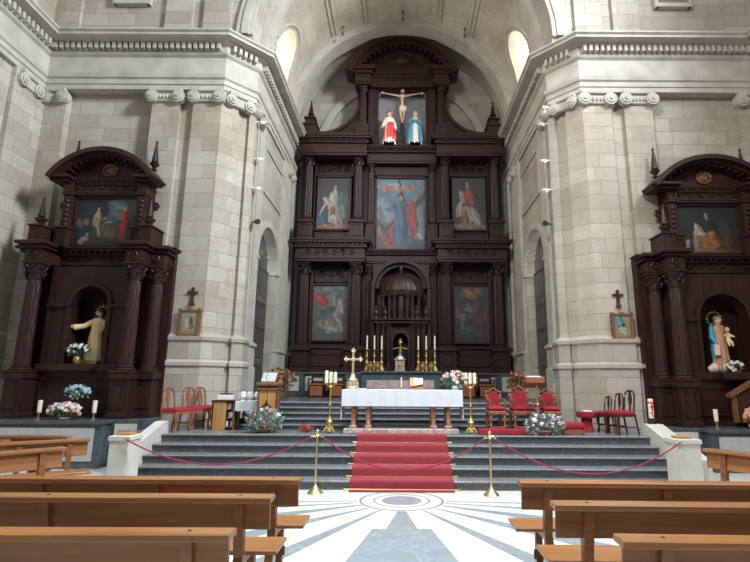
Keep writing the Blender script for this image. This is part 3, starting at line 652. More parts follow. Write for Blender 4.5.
# centre: arch around the temple tabernacle, entablatures, top tier
m = MB(); m.arc(0, 5.05, .93, 1.05, 17.35, 17.86, n=28); m.arc(0, 5.05, .80, .93, 17.5, 17.86, n=28)
pl = [(1.02, 6.0), (1.02, 5.05)]
for k in range(20):
    a, b = PI * k / 20, PI * (k + 1) / 20
    m.loft([[(1.0 * math.cos(t), y, 5.05 + 1.0 * math.sin(t)) for t in (a, b)] + [(1.02 * math.cos(b) if abs(math.cos(b)) < .999 else math.copysign(1.02, math.cos(b)), y, 6.1), (1.02 * math.cos(a), y, 6.1)] for y in (17.55, 17.86)])
for s_ in (-1, 1): m.box(min(s_ * .93, s_ * 1.05), max(s_ * .93, s_ * 1.05), 17.4, 17.86, 2.95, 5.05)
m.bbox(-.1, .1, 17.3, 17.5, 5.95, 6.2, .02); m.build('arch', 'darkwood', RZ)
m = MB(); entab(m, -1.3, 1.3, 17.5, 17.95, 5.98, 6.46, .2, ends=(False, False)); m.build('entablature', 'darkwood_x', RZ)
m = MB(); entab(m, -1.3, 1.3, 17.5, 17.95, 9.85, 10.5, .22, ends=(False, False)); m.bbox(-1.0, 1.0, 17.75, 17.9, 9.45, 9.82, .02); m.build('entablature', 'darkwood_x', RZ)
m = MB(); entab(m, -1.3, 1.3, 17.45, 17.95, 13.0, 13.62, .12, ends=(False, False)); carved(m, -1.1, 1.1, 17.45, 13.16, 13.36, 7, 4, .035)
for s_ in (-1, 1): a, b = sorted((s_ * 1.22, s_ * 1.8)); entab(m, a, b, 17.25, 17.95, 13.0, 13.68, .22, dent=False)
m.build('entablature', 'darkwood_x', RZ)
R_ = 2.27; zc = 15.12 - R_; a0 = math.asin((13.62 - zc) / R_)
m = MB(); m.arc(0, zc, R_ - .26, R_, 17.05, 17.95, a0 - .05, PI - a0 + .05, 36); m.arc(0, zc, R_ - .38, R_ - .26, 17.25, 17.95, a0, PI - a0, 36)
poly = [((R_ - .3) * math.cos(a0 + (PI - 2 * a0) * k / 24), zc + (R_ - .3) * math.sin(a0 + (PI - 2 * a0) * k / 24)) for k in range(25)]
m.prism(poly, 17.6, 17.9)
for k in range(19):
    t = a0 + .08 + (PI - 2 * a0 - .16) * k / 18; x, z = (R_ - .44) * math.cos(t), zc + (R_ - .44) * math.sin(t); m.box(x - .05, x + .05, 17.3, 17.6, z - .05, z + .05)
m.tube([(-.42 * math.cos(2 * PI * k / 20), 17.58, 14.3 + .3 * math.sin(2 * PI * k / 20)) for k in range(21)], .05, 6); m.ball((0, 17.6, 14.3), (.34, .08, .22), 14, 8)
carved(m, -1.3, -.5, 17.6, 13.8, 14.3, 2, 2, .06); carved(m, .5, 1.3, 17.6, 13.8, 14.3, 2, 3, .06)
m.build('arched_pediment', 'darkwood_x', RZ)
m = MB(); m.box(-.96, .96, 17.82, 17.86, 10.5, 13.0); m.build('niche_backdrop', 'grey_cloth', RZ)
m = MB(); panel(m, -1.02, 1.02, 17.82, 10.46, 13.06, .1, .16); m.build('niche_frame', 'darkwood', RZ)

# paintings of the altarpiece
SK = (.50, .30, .18)
sky = (.14, .22, .30)
canvas(RZ, 'painting', -.92, .88, 6.52, 9.33, 17.78, (.17, .27, .38), (.10, .12, .15), [
    (.2, .55, .35, .2, 0, (.24, .30, .34)), (.85, .45, .25, .3, 0, (.22, .26, .30)), (.5, .9, .6, .05, 0, (.25, .33, .42)),
    (.72, .55, .05, .55, -35, (.10, .07, .06)), (.80, .60, .035, .42, -38, (.09, .07, .06)), (.60, .60, .035, .55, 14, (.08, .06, .06)),
    (.25, .87, .19, .035, 0, (.45, .17, .11)), (.62, .86, .18, .04, 0, (.48, .20, .13)), (.15, .86, .06, .045, 0, (.55, .25, .16)), (.76, .88, .05, .04, 0, (.50, .24, .15)), (.42, .86, .1, .03, 0, (.5, .3, .2)),
    (.74, .42, .12, .25, 6, (.42, .08, .07)), (.72, .58, .10, .12, 0, (.40, .08, .07)), (.30, .20, .08, .22, -6, (.45, .09, .07)), (.25, .07, .13, .06, 0, (.40, .08, .06)),
    (.12, .32, .03, .16, 35, (.12, .08, .06)), (.22, .30, .03, .16, -35, (.12, .08, .06)), (.12, .22, .10, .08, 0, (.30, .15, .11)), (.06, .3, .05, .05, 0, (.35, .22, .18)),
    (.50, .28, .17, .28, 0, (.08, .14, .24)), (.48, .52, .13, .22, 0, (.09, .17, .27)), (.30, .58, .13, .03, 6, (.09, .17, .27)), (.14, .56, .04, .015, 0, SK), (.43, .25, .04, .22, 4, (.14, .22, .32)),
    (.50, .75, .065, .05, 0, (.07, .04, .03)), (.50, .73, .045, .035, 0, SK), (.92, .2, .1, .05, 0, (.35, .35, .35)), (.5, .03, .5, .05, 0, (.12, .13, .16))], .09, nx=72)
canvas(RZ, 'painting', -3.16, -1.88, 7.33, 9.36, 17.78, (.075, .062, .085), (.10, .07, .065), [
    (.15, .2, .16, .12, 0, (.05, .14, .24)), (.5, .02, .55, .07, 0, (.42, .25, .15)), (.9, .55, .07, .16, 0, (.22, .08, .08)),
    (.48, .50, .17, .22, 0, (.55, .48, .38)), (.50, .30, .16, .22, 0, (.50, .44, .36)), (.46, .26, .08, .2, 0, (.40, .07, .06)), (.70, .56, .10, .16, -10, (.07, .19, .24)), (.28, .54, .08, .10, 30, (.55, .50, .42)),
    (.18, .40, .025, .15, -24, (.65, .62, .55)), (.52, .2, .18, .09, 0, (.52, .48, .40)), (.60, .11, .03, .12, 8, SK), (.70, .11, .03, .11, -4, SK), (.75, .35, .10, .14, 0, (.16, .25, .22)), (.42, .06, .12, .04, 0, (.4, .12, .08)),
    (.52, .76, .055, .05, 0, (.55, .38, .26)), (.52, .83, .06, .025, 0, (.35, .30, .26)), (.54, .70, .05, .05, 0, (.55, .52, .46))], .07, seed=5)
canvas(RZ, 'painting', 1.88, 3.14, 7.33, 9.4, 17.78, (.085, .075, .09), (.10, .08, .075), [
    (.5, .04, .55, .08, 0, (.42, .30, .20)), (.28, .42, .12, .20, -20, (.50, .46, .36)), (.50, .30, .20, .18, 0, (.50, .44, .33)), (.40, .20, .12, .18, 0, (.35, .18, .10)), (.70, .25, .12, .18, 20, (.52, .48, .38)),
    (.50, .64, .16, .13, 0, (.55, .13, .08)), (.58, .56, .12, .09, 0, (.50, .12, .07)), (.32, .62, .08, .14, 10, (.52, .48, .40)), (.42, .48, .14, .05, 0, (.28, .14, .09)), (.40, .12, .05, .1, 0, (.45, .22, .12)),
    (.74, .12, .05, .03, 0, SK), (.48, .83, .055, .05, 0, (.55, .36, .24)), (.48, .89, .045, .025, 0, (.5, .45, .42))], .07, seed=6)
canvas(RZ, 'painting', -3.16, -1.88, 3.22, 5.20, 17.78, (.17, .20, .18), (.11, .13, .13), [
    (.2, .78, .17, .14, 20, (.42, .06, .06)), (.3, .7, .16, .08, 0, (.38, .05, .06)), (.5, .9, .4, .06, 0, (.16, .20, .20)), (.72, .82, .10, .07, 10, (.12, .12, .12)), (.78, .62, .09, .14, 10, (.40, .36, .30)), (.6, .66, .08, .10, 0, (.24, .22, .20)),
    (.42, .52, .26, .09, 12, (.10, .13, .16)), (.65, .48, .08, .12, -20, (.36, .33, .28)), (.4, .28, .28, .08, -15, (.32, .30, .22)), (.6, .2, .22, .06, 20, (.34, .32, .25)), (.8, .25, .12, .10, 0, (.30, .28, .22)), (.25, .30, .12, .08, 0, (.28, .20, .13)), (.5, .38, .1, .04, 0, (.2, .2, .2)), (.6, .78, .05, .035, 0, (.45, .3, .2)), (.7, .4, .04, .1, 20, (.42, .38, .30))], .05, seed=7, noise=.3)
canvas(RZ, 'painting', 1.87, 3.18, 3.16, 5.22, 17.78, (.055, .08, .095), (.06, .065, .08), [
    (.5, .86, .3, .10, 0, (.22, .13, .09)), (.5, .84, .13, .07, 0, (.42, .20, .08)), (.35, .92, .08, .04, 0, (.30, .18, .13)), (.7, .92, .08, .04, 0, (.30, .16, .12)), (.45, .58, .16, .05, 0, (.22, .22, .18)), (.45, .65, .12, .06, 0, (.10, .15, .17)),
    (.15, .5, .08, .12, 10, (.20, .14, .12)), (.25, .35, .05, .16, 5, (.26, .18, .14)), (.3, .45, .06, .06, 0, (.30, .24, .20)), (.62, .52, .08, .20, -10, (.20, .08, .08)), (.88, .5, .06, .12, 0, (.30, .08, .07)), (.5, .2, .3, .08, 0, (.08, .10, .13)), (.75, .3, .12, .14, 0, (.13, .08, .08)), (.5, .45, .07, .03, 0, (.10, .13, .10))], .05, seed=8, noise=.3)

# temple tabernacle in the centre bay
def oct_(x, y, r, z, n=8): return [(x + r * math.cos(PI / n + 2 * PI * k / n), y + r * math.sin(PI / n + 2 * PI * k / n) * .62, z) for k in range(n)]
TB = MB(); m = TB; yT = 17.45
m.bbox(-.9, .9, 17.0, 17.8, 2.1, 2.25, .02)
for x0, x1 in ((-.86, -.28), (.28, .86)): m.box(x0, x1, 17.2, 17.8, 2.25, 3.75)
m.box(-.28, .28, 17.3, 17.8, 3.45, 3.75); m.arc(0, 3.2, .24, .34, 17.15, 17.3, n=16)
for x in (-.32, .26): m.box(x, x + .06, 17.15, 17.3, 2.25, 3.2)
m.bbox(-.95, .95, 17.05, 17.85, 3.75, 3.85, .02); m.bbox(-1.02, 1.02, 16.98, 17.85, 3.85, 3.93, .02)
tb = m.build('temple_tabernacle', 'darkwood', RZ)
for x in (-.78, -.6, -.42, .42, .6, .78): column(tb, x, 17.1, 2.25, 3.75, .06, .18, flute=0)
m = MB(); m.loft([oct_(0, yT, .5, 3.93), oct_(0, yT, .5, 4.75)]); m.loft([oct_(0, yT, .78, 4.75), oct_(0, yT, .82, 4.85), oct_(0, yT, .72, 4.92)])
for z in (4.1, 4.3, 4.5): m.lathe(0, 17.14, [(.08, z - .08), (.13, z), (.08, z + .08)], 8)
m.lathe(0, 17.14, [(.12, 3.93), (.14, 4.3), (.12, 4.7), (.08, 4.75)], 12)
dr = m.build('drum', 'darkwood', tb)
m = MB()
for x, yy in ((-.62, 17.2), (-.40, 17.08), (-.22, 17.02), (.22, 17.02), (.40, 17.08), (.62, 17.2)):
    m.lathe(x, yy, [(.075, 3.93), (.05, 3.98), (.05, 4.6), (.09, 4.72), (.09, 4.75)], 8)
m.build('drum_columns', 'darkwood', tb)
m = MB(); prof = [(.74 * math.cos(t), 4.92 + .66 * math.sin(t)) for t in [k * PI / 20 for k in range(10)]] + [(.06, 5.6), (.06, 5.64), (.09, 5.68), (.05, 5.72), (.08, 5.8), (.02, 5.9)]
m.lathe(0, yT, prof, 48, 16, .05, sy=.6); m.build('ribbed_dome', 'darkwood', tb, smooth=True)
for x in (-.86, .86, -.55, .55):
    m = MB(); m.lathe(x, 17.08, [(.07, 3.93), (.05, 4.0), (.09, 4.1), (.05, 4.22), (.06, 4.3), (.01, 4.38)], 8); m.build('small_urn', 'darkwood_x', tb)

# ================================================================ FIGURES
def hand(m, p, d, s):                                   # p wrist, d pointing direction, s size
    p = Vector(p); d = Vector(d).normalized(); u = d.cross(Vector((0, 1, 0.2))).normalized(); m.ball(tuple(p + d * s * .45), (s * .33, s * .33, s * .33), 8, 6)
    for k, l in enumerate((.75, .9, .95, .85)):
        b = p + d * s * .6 + u * (k - 1.5) * s * .17; m.tube([b, b + d * s * l * .45, b + d * s * l * .8 + Vector((0, 0, -s * .12))], [s * .09, s * .08, s * .06], 5)
    b = p + d * s * .3 - u * s * .28; m.tube([b, b + (d - u * .8) * s * .3, b + (d * 1.2 - u * .5) * s * .45], [s * .1, s * .09, s * .07], 5)
def head(parent, x, y, z, s, skin, hair, long_hair=True, beard=None, turn=0.0, veil=None, tilt=0.0):
    m = MB(); m.T = Matrix.Translation((x, y, z)) @ Matrix.Rotation(turn, 4, 'Z') @ Matrix.Rotation(tilt, 4, 'X')
    rings = []
    for zz, rx, ry, oy in ((-.52, .22, .24, .06), (-.44, .26, .30, .02), (-.30, .34, .38, 0), (-.12, .38, .44, 0), (.08, .41, .47, .02), (.28, .40, .46, .04), (.42, .30, .36, .06), (.52, .12, .16, .08)):
        rings.append([(rx * s * math.cos(2 * PI * k / 14), (ry * math.sin(2 * PI * k / 14) + oy) * s, zz * s) for k in range(14)])
    m.loft(rings); m.loft([[(-.06 * s, -.42 * s, .08 * s), (.06 * s, -.42 * s, .08 * s), (0, -.44 * s, .1 * s)], [(-.08 * s, -.40 * s, -.1 * s), (.08 * s, -.40 * s, -.1 * s), (0, -.56 * s, -.09 * s)]])
    for q in (-1, 1): m.ball((q * .40 * s, .04 * s, 0), (.05 * s, .09 * s, .13 * s), 6, 5)
    m.lathe(0, .04 * s, [(.2 * s, -.85 * s), (.19 * s, -.4 * s)], 10)
    h = m.build('head', skin, parent, smooth=True)
    m = MB(); m.T = Matrix.Translation((x, y, z)) @ Matrix.Rotation(turn, 4, 'Z') @ Matrix.Rotation(tilt, 4, 'X')
    for q in (-1, 1): m.ball((q * .15 * s, -.40 * s, .05 * s), (.05 * s, .04 * s, .035 * s), 6, 5); m.box(q * .15 * s - .08 * s, q * .15 * s + .08 * s, -.46 * s, -.38 * s, .13 * s, .155 * s)
    m.build('eyes', 'hair', h)
    m = MB(); m.T = Matrix.Translation((x, y, z)) @ Matrix.Rotation(turn, 4, 'Z') @ Matrix.Rotation(tilt, 4, 'X'); m.ball((0, -.39 * s, -.25 * s), (.1 * s, .05 * s, .03 * s), 8, 5); m.build('mouth', 'red_robe', h)
    m = MB(); m.T = Matrix.Translation((x, y, z)) @ Matrix.Rotation(turn, 4, 'Z') @ Matrix.Rotation(tilt, 4, 'X')
    m.ball((0, .07 * s, .24 * s), (.50 * s, .48 * s, .42 * s), 14, 9)
    if long_hair: m.loft([[((.46 - .06 * j) * s * math.cos(PI * k / 8), (.12 + (.40 - .04 * j) * math.sin(PI * k / 8)) * s, (.15 - .32 * j) * s) for k in range(9)] for j in range(4)])
    if beard: m.ball((0, -.28 * s, -.42 * s), (.24 * s, .2 * s, .22 * s), 10, 7)
    m.build('veil' if veil else 'hair', veil or hair, parent, smooth=True)
def robe_mesh(x, y, z, h, wid=1.0, folds=11, amp=.09, seed=0, lean=(0, 0), shape=None):
    m = MB(); prof = shape or [(0, .150, .120), (.03, .155, .125), (.15, .140, .115), (.32, .125, .10), (.46, .120, .095), (.55, .112, .09), (.63, .098, .08), (.70, .115, .085), (.77, .130, .085), (.815, .115, .075), (.84, .06, .055), (.86, .04, .045)]
    rings = []
    for t, rx, ry in prof:
        a_ = amp * max(0.15, (1 - t / .8)); ring = []
        for k in range(44):
            a = 2 * PI * k / 44; f = 1 + a_ * math.sin(folds * a + seed + 2.2 * t) + a_ * .5 * math.sin((folds * 2 - 5) * a - 3 * t + seed)
            ring.append((x + lean[0] * t * h + rx * wid * h * f * math.cos(a), y + lean[1] * t * h + ry * wid * h * f * math.sin(a), z + t * h))
        rings.append(ring)
    m.loft(rings); return m
def sleeve(parent, pts, r, mat, hnd=None, s=.1, skin='skin'):
    m = MB(); m.tube(pts, r, 12); m.build('sleeve', mat, parent, smooth=True)
    if hnd:
        m = MB(); p = Vector(pts[-1]); m.tube([p - Vector(hnd).normalized() * s * .5, p + Vector(hnd).normalized() * s * .2], s * .26, 8); hand(m, p, hnd, s); m.build('hand', skin, parent, smooth=True)

# crucifix with two mourners in the top niche
CR = thing('crucifix', 'large crucifix with a pale carved figure, in the top niche of the high altarpiece', 'crucifix', (0, 17.6, 10.5))
m = MB(); m.bbox(-.055, .055, 17.62, 17.70, 10.5, 13.02, .01); m.bbox(-.85, .85, 17.62, 17.70, 12.72, 12.83, .01); m.bbox(-.12, .12, 17.58, 17.62, 12.92, 12.99, .008); m.bbox(-.08, .08, 17.56, 17.72, 10.5, 11.4, .01); m.build('cross', 'black', CR)
def skin_body(name, verts, edges, mat, parent, root=0, sub=2):
    me = bpy.data.meshes.new(name); off = wl(parent); me.from_pydata([tuple(Vector(v[:3]) - off) for v in verts], edges, [])
    o = bpy.data.objects.new(name, me); C.objects.link(o); o.parent = parent; o.location = (0, 0, 0)
    md = o.modifiers.new('skin', 'SKIN')
    if not me.skin_vertices:
        bm = bmesh.new(); bm.from_mesh(me); bm.verts.layers.skin.verify(); bm.to_mesh(me); bm.free()
    for i, v in enumerate(verts):
        sv = me.skin_vertices[0].data[i]; sv.radius = (v[3], v[4] if len(v) > 4 else v[3]); sv.use_root = (i == root)
    sd = o.modifiers.new('sub', 'SUBSURF'); sd.levels = sub; sd.render_levels = sub; md.use_smooth_shade = True
    me.materials.append(M[mat]); return o
y = 17.53
zf = lambda z: 12.84 + (z - 12.6) * .78
V = [(0, y, 11.72, .105, .07), (0.01, y, 11.90, .085, .06), (0, y, 12.12, .115, .07), (0, y, 12.33, .10, .06), (0, y - .01, 12.44, .035, .035),
     (.15, y, 12.36, .05), (.36, y, 12.42, .036), (.58, y + .02, 12.50, .028), (.70, y + .03, 12.54, .03), (-.15, y, 12.36, .05), (-.36, y, 12.42, .036), (-.58, y + .02, 12.50, .028), (-.70, y + .03, 12.54, .03),
     (.065, y, 11.60, .068), (.06, y - .07, 11.28, .045), (.02, y + .02, 10.98, .03), (.02, y - .03, 10.88, .028), (-.065, y, 11.60, .068), (-.05, y - .07, 11.28, .045), (-.01, y + .0, 10.98, .03), (-.01, y - .06, 10.88, .028)]
Ed = [(0, 1), (1, 2), (2, 3), (3, 4), (3, 5), (5, 6), (6, 7), (7, 8), (3, 9), (9, 10), (10, 11), (11, 12), (0, 13), (13, 14), (14, 15), (15, 16), (0, 17), (17, 18), (18, 19), (19, 20)]
V = [(v[0], v[1], zf(v[2])) + tuple(q * .9 for q in v[3:]) for v in V]
bd = skin_body('crucified_figure', V, Ed, 'skin', CR)
for q in (-1, 1):
    m = MB(); hand(m, (q * .70, y + .03, zf(12.54)), (q, 0, .15), .10); m.build('hand', 'skin', CR, smooth=True)
head(CR, 0.02, y - .05, 12.82, .17, 'skin', 'hair', True, True, tilt=.25)
m = MB(); m.lathe(0, y, [(.09, zf(11.5)), (.115, zf(11.56)), (.115, zf(11.76)), (.10, zf(11.82))], 20, 8, .08, sy=.75); m.ball((.12, y - .03, zf(11.66)), (.05, .04, .12), 8, 6); m.build('loincloth', 'white_robe', CR)
def mourner(x, lab, robe, mantle, veil, turn, seed):
    z0, h = 10.5, 1.30; t = thing('robed_statue', lab, 'statue', (x, 17.3, z0), 'statues flanking the crucifix')
    yy = 17.3; robe_mesh(x, yy, z0, h, 1.15, seed=seed).build('robe', robe, t, smooth=True)
    if veil:
        m = robe_mesh(x, yy + .02, z0 + .1, h * .95, 1.35, 9, .14, seed + 1, shape=[(0, .15, .12), (.2, .145, .12), (.45, .14, .105), (.62, .125, .095), (.76, .13, .09), (.80, .10, .08), (.84, .07, .07), (.93, .06, .075), (.98, .03, .04)])
        for v in m.v:                                # the mantle opens in front
            if v.y < yy - .02 and abs(v.x - x) < (.07 if v.z < z0 + h * .8 else .1): v.y = yy + .03
    else:
        m = robe_mesh(x + .02, yy, z0 + .16, h * .9, 1.32, 7, .16, seed + 1, lean=(.03, 0), shape=[(0, .13, .11), (.2, .135, .115), (.42, .13, .105), (.52, .12, .10), (.60, .095, .085), (.62, .07, .06)])
    m.build('mantle', mantle, t, smooth=True)
    head(t, x, yy - .03, z0 + h * .94, h * .175, 'skin', 'hair', True, False, turn=turn, veil=veil)
    for q in (-1, 1):
        if veil: pts = [(x + q * .15, yy, z0 + h * .76), (x + q * .19, yy - .10, z0 + h * .62), (x + q * .05, yy - .22, z0 + h * .70)]; hd = (-q * .4, -.2, 1)
        else: pts = [(x + q * .15, yy, z0 + h * .76), (x + q * .21, yy - .06, z0 + h * .60), (x + q * .24, yy - .16, z0 + h * .50 if q < 0 else z0 + h * .42)]; hd = (q * .3, -.6, -.6)
        sleeve(t, pts, [.055, .06, .05], mantle if veil else robe, hd, .085)
    m = MB(); m.bbox(x - .2, x + .2, yy - .18, yy + .16, z0 - .0, z0 + .05, .01); m.build('plinth', 'darkwood', t)
mourner(-.48, 'painted statue in white tunic and red drape, on the left of the crucifix', 'white_robe', 'red_robe', None, .3, 1)
mourner(.50, 'painted statue in a blue mantle with hands joined, on the right of the crucifix', 'white_robe', 'blue_robe', 'blue_robe', -.3, 2)

# ================================================================ SIDE ALTARPIECES
def side_altarpiece(cx, ho, hi, nh, label, sgn, paint):
    yF, yB = 11.22, 11.86; z0 = .0 if sgn < 0 else .1
    t = thing('side_altarpiece', label, 'altarpiece', (cx, 11.6, 0)); dz = -z0
    W2 = ho + .26
    m = MB(); m.box(cx - W2, cx - nh - .1, yB, 12.2, .93, 4.9); m.box(cx + nh + .1, cx + W2, yB, 12.2, .93, 4.9); m.box(cx - nh - .1, cx + nh + .1, 12.1, 12.2, .93, 4.9); m.box(cx - nh - .1, cx + nh + .1, yB, 12.1, 4.0, 4.9); m.box(cx - 1.0, cx + 1.0, yB, 12.2, 4.9, 6.7)
    # niche: leave the box, add a surround and a deep dark recess in front of it
    m.build('back_panel', 'darkwood', t)
    m = MB(); W1 = hi - .16
    zt = 3.93 - nh                                 # springing of the niche arch
    m.box(cx - W1, cx - nh, 11.55, yB, 1.9, zt); m.box(cx + nh, cx + W1, 11.55, yB, 1.9, zt); n_ = 20
    for k in range(n_):
        a, b = PI * k / n_, PI * (k + 1) / n_
        m.loft([[(cx + nh * math.cos(a), yy, zt + nh * math.sin(a)), (cx + nh * math.cos(b), yy, zt + nh * math.sin(b)), (cx + nh * math.cos(b), yy, 4.4), (cx + nh * math.cos(a), yy, 4.4)] for yy in (11.55, yB)])
    m.box(cx - W1, cx - nh, 11.55, yB, zt, 4.4); m.box(cx + nh, cx + W1, 11.55, yB, zt, 4.4)
    m.arc(cx, zt, nh, nh + .09, 11.5, 11.56, n=20)
    for q in (-1, 1):
        a, b = sorted((cx + q * nh, cx + q * (nh + .09))); m.box(a, b, 11.5, 11.56, 2.1, zt); a, b = sorted((cx + q * nh, cx + q * W1)); m.bbox(a, b, 11.48, 11.56, zt - .08, zt, .01)
    m.bbox(cx - W1, cx + W1, 11.4, 12.1, 1.95, 2.12, .02); m.build('niche', 'darkwood', t)
    m = MB(); m.box(cx - W1 - .1, cx + W1 + .1, 11.5, yB, .95, 1.95); panel(m, cx - W1 + .1, cx + W1 - .1, 11.5, 1.15, 1.8, .05, .03); m.bbox(cx - .35, cx + .35, 11.25, 11.5, 1.95, 2.12, .03); m.build('base_panel', 'darkwood_x', t)
    for q in (-1, 1):
        for i, (hx, yy) in enumerate(((ho, 11.64), (hi, yF))):
            x = cx + q * hx; r = .165 if i else .155
            m = MB(); m.bbox(x - .22, x + .22, yy - .2, yB, .95, 1.07, .012); m.box(x - .19, x + .19, yy - .17, yB, 1.07, 1.78); panel(m, x - .13, x + .13, yy - .17, 1.15, 1.7, .03, .02); m.bbox(x - .23, x + .23, yy - .22, yB, 1.78, 1.92, .02)
            m.build('pedestal', 'darkwood', t)
            column(t, x, yy, 1.92, 4.42, r, .42, twist=1.1 if True else 0, flute=14, amp=.10)
            m = MB(); m.bbox(x - .19, x + .19, yy - .17, yB, 4.42, 4.72, .015); carved(m, x - .17, x + .17, yy - .17, 4.44, 4.7, 1, 3, .07); m.build('entablature_block', 'darkwood_x', t)
    m = MB(); entab(m, cx - ho - .2, cx + ho + .2, 11.72, yB, 4.42, 4.88, .22); carved(m, cx - hi + .3, cx + hi - .3, 11.72, 4.54, 4.7, 7, 4, .035)
    for q in (-1, 1):
        a, b = sorted((cx + q * (hi - .2), cx + q * (hi + .2))); m.bbox(a - .08, b + .08, 10.98, yB, 4.72, 4.79, .015); m.bbox(a - .15, b + .15, 10.88, yB, 4.79, 4.88, .02)
        a, b = sorted((cx + q * (hi - .2), cx + q * (ho + .2))); m.bbox(a - .08, b + .08, 11.42, yB, 4.72, 4.79, .015); m.bbox(a - .15, b + .15, 11.32, yB, 4.79, 4.88, .02)
    m.build('entablature', 'darkwood_x', t)
    # attic
    pw = .73
    for q in (-1, 1):
        x = cx + q * .90; m = MB(); m.bbox(x - .14, x + .14, 11.45, yB, 4.88, 5.32, .015); panel(m, x - .09, x + .09, 11.45, 4.95, 5.26, .025, .02); m.bbox(x - .17, x + .17, 11.41, yB, 5.32, 5.38, .01)
        m.bbox(x - .1, x + .1, 11.55, yB, 5.38, 6.2, .01)
        for k in range(6): m.ball((x, 11.54, 5.45 + k * .12), (.06, .03, .05), 8, 5)
        m.bbox(x - .13, x + .13, 11.5, yB, 6.2, 6.26, .01); m.bbox(x - .11, x + .11, 11.5, yB, 6.26, 6.56, .01)
        m.build('attic_pilaster', 'darkwood', t)
        m = MB(); pts = [(x + q * (.14 + .13 * math.sin(k / 12 * PI * 1.7) * (1 - k / 20)), 11.8, 5.9 + .34 * k / 12) for k in range(13)]; m.tube(pts, .04, 6)
        m.tube([(x + q * (.22 + .09 * math.cos(k * .6)), 11.8, 6.0 + .09 * math.sin(k * .6)) for k in range(12)], .03, 6)
        for xx, w_, yy in ((x + q * .38, .14, 11.30),): 
            m.bbox(xx - w_, xx + w_, yy - .15, yB - .1, 4.88, 5.28, .015); panel(m, xx - w_ + .04, xx + w_ - .04, yy - .15, 4.94, 5.24, .025, .02); m.bbox(xx - w_ - .03, xx + w_ + .03, yy - .18, yB - .1, 5.28, 5.33, .01)
            m.lathe(xx, yy, [(.10, 5.33), (.06, 5.38), (.12, 5.46), (.14, 5.50), (.05, 5.53), (.085, 5.56), (.07, 5.6), (.02, 5.98), (.035, 6.0), (.01, 6.05)], 10)
        m.build('obelisk_pedestal', 'darkwood', t)
    m = MB(); entab(m, cx - .93, cx + .93, 11.6, yB, 6.22, 6.62, .1); carved(m, cx - .8, cx + .8, 11.6, 6.32, 6.46, 6, 4, .04); m.build('attic_entablature', 'darkwood_x', t)
    hw = 1.27 if sgn < 0 else 1.42; zt = 7.32; zb = 6.62; rise = zt - zb; R2 = (hw * hw + rise * rise) / (2 * rise); zc = zt - R2; a0 = math.asin((zb - zc) / R2)
    m = MB(); m.arc(cx, zc, R2 - .11, R2, 11.2, yB, a0 - .03, PI - a0 + .03, 30); m.arc(cx, zc, R2 - .17, R2 - .1, 11.35, yB, a0, PI - a0, 30)
    m.prism([(cx + (R2 - .12) * math.cos(a0 + (PI - 2 * a0) * k / 20), zc + (R2 - .12) * math.sin(a0 + (PI - 2 * a0) * k / 20)) for k in range(21)], 11.65, yB)
    for k in range(17):
        tt = a0 + .05 + (PI - 2 * a0 - .1) * k / 16; m.box(cx + (R2 - .2) * math.cos(tt) - .03, cx + (R2 - .2) * math.cos(tt) + .03, 11.4, 11.65, zc + (R2 - .2) * math.sin(tt) - .03, zc + (R2 - .2) * math.sin(tt) + .03)
    for q in (-1, 1):
        a, b = sorted((cx + q * .76, cx + q * (hw + .04))); m.bbox(a, b, 11.25, yB, 6.56, 6.63, .01); m.bbox(a + .03, b - .08, 11.35, yB, 6.5, 6.56, .01)
    m.build('arched_pediment', 'darkwood_x', t)
    m = MB(); m.tube([(cx + .17 * math.cos(k * PI / 10), 11.63, 6.88 + .14 * math.sin(k * PI / 10)) for k in range(21)], .03, 6); m.ball((cx, 11.64, 6.88), (.13, .05, .1), 10, 6); m.build('medallion', 'brownwood', t)
    for q in (-1, 1):
        x = cx + q * hw * .78; zz = zc + math.sqrt(R2 * R2 - (hw * .78) ** 2) + .02
        m = MB(); m.lathe(x, 11.8, [(.08, zz), (.04, zz + .06), (.09, zz + .12), (.12, zz + .17), (.04, zz + .19), (.08, zz + .22), (.08, zz + .26), (.02, zz + .72), (.035, zz + .75), (.01, zz + .80)], 10); m.build('finial', 'darkwood', t)
    canvas(t, 'painting', cx - pw, cx + pw, 4.98, 6.16, 11.72, *paint, framew=.06, nx=80)
    # altar block in front
    al = thing('side_altar', 'low marble side altar with a pale front panel, under the %s altarpiece' % ('left' if sgn < 0 else 'right'), 'altar', (cx, 11.0, 0), 'side altars')
    wA = 1.12
    m = MB(); m.bbox(cx - wA, cx + wA, 10.66, 10.97, z0, .87, .01); m.bbox(cx - wA - .06, cx + wA + .06, 10.6, 10.97, .87, .95, .015); m.build('altar_block', 'green_marble', al)
    m = MB(); m.box(cx - wA + .14, cx + wA - .14, 10.64, 10.67, .15, .80); m.build('front_panel', 'panel_marble', al)
    m = MB(); m.bbox(cx - W2, cx + W2, 10.98, 12.2, z0, .95, .015); m.build('marble_plinth', 'green_marble', t)
    for q in (-1, 1):
        a, b = sorted((cx + q * (wA + .1), cx + q * (ho + .22))); m = MB(); m.box(a, b, 10.95, 10.99, z0 + .05, .86); m.build('plinth_panel', 'plaster', t); m = MB(); m.box(a + .1, b - .1, 10.935, 10.951, z0 + .15, .74); m.build('plinth_inset', 'red_marble', t)
    if sgn > 0: t.location.z -= .1; al.location.z -= .1
    return t
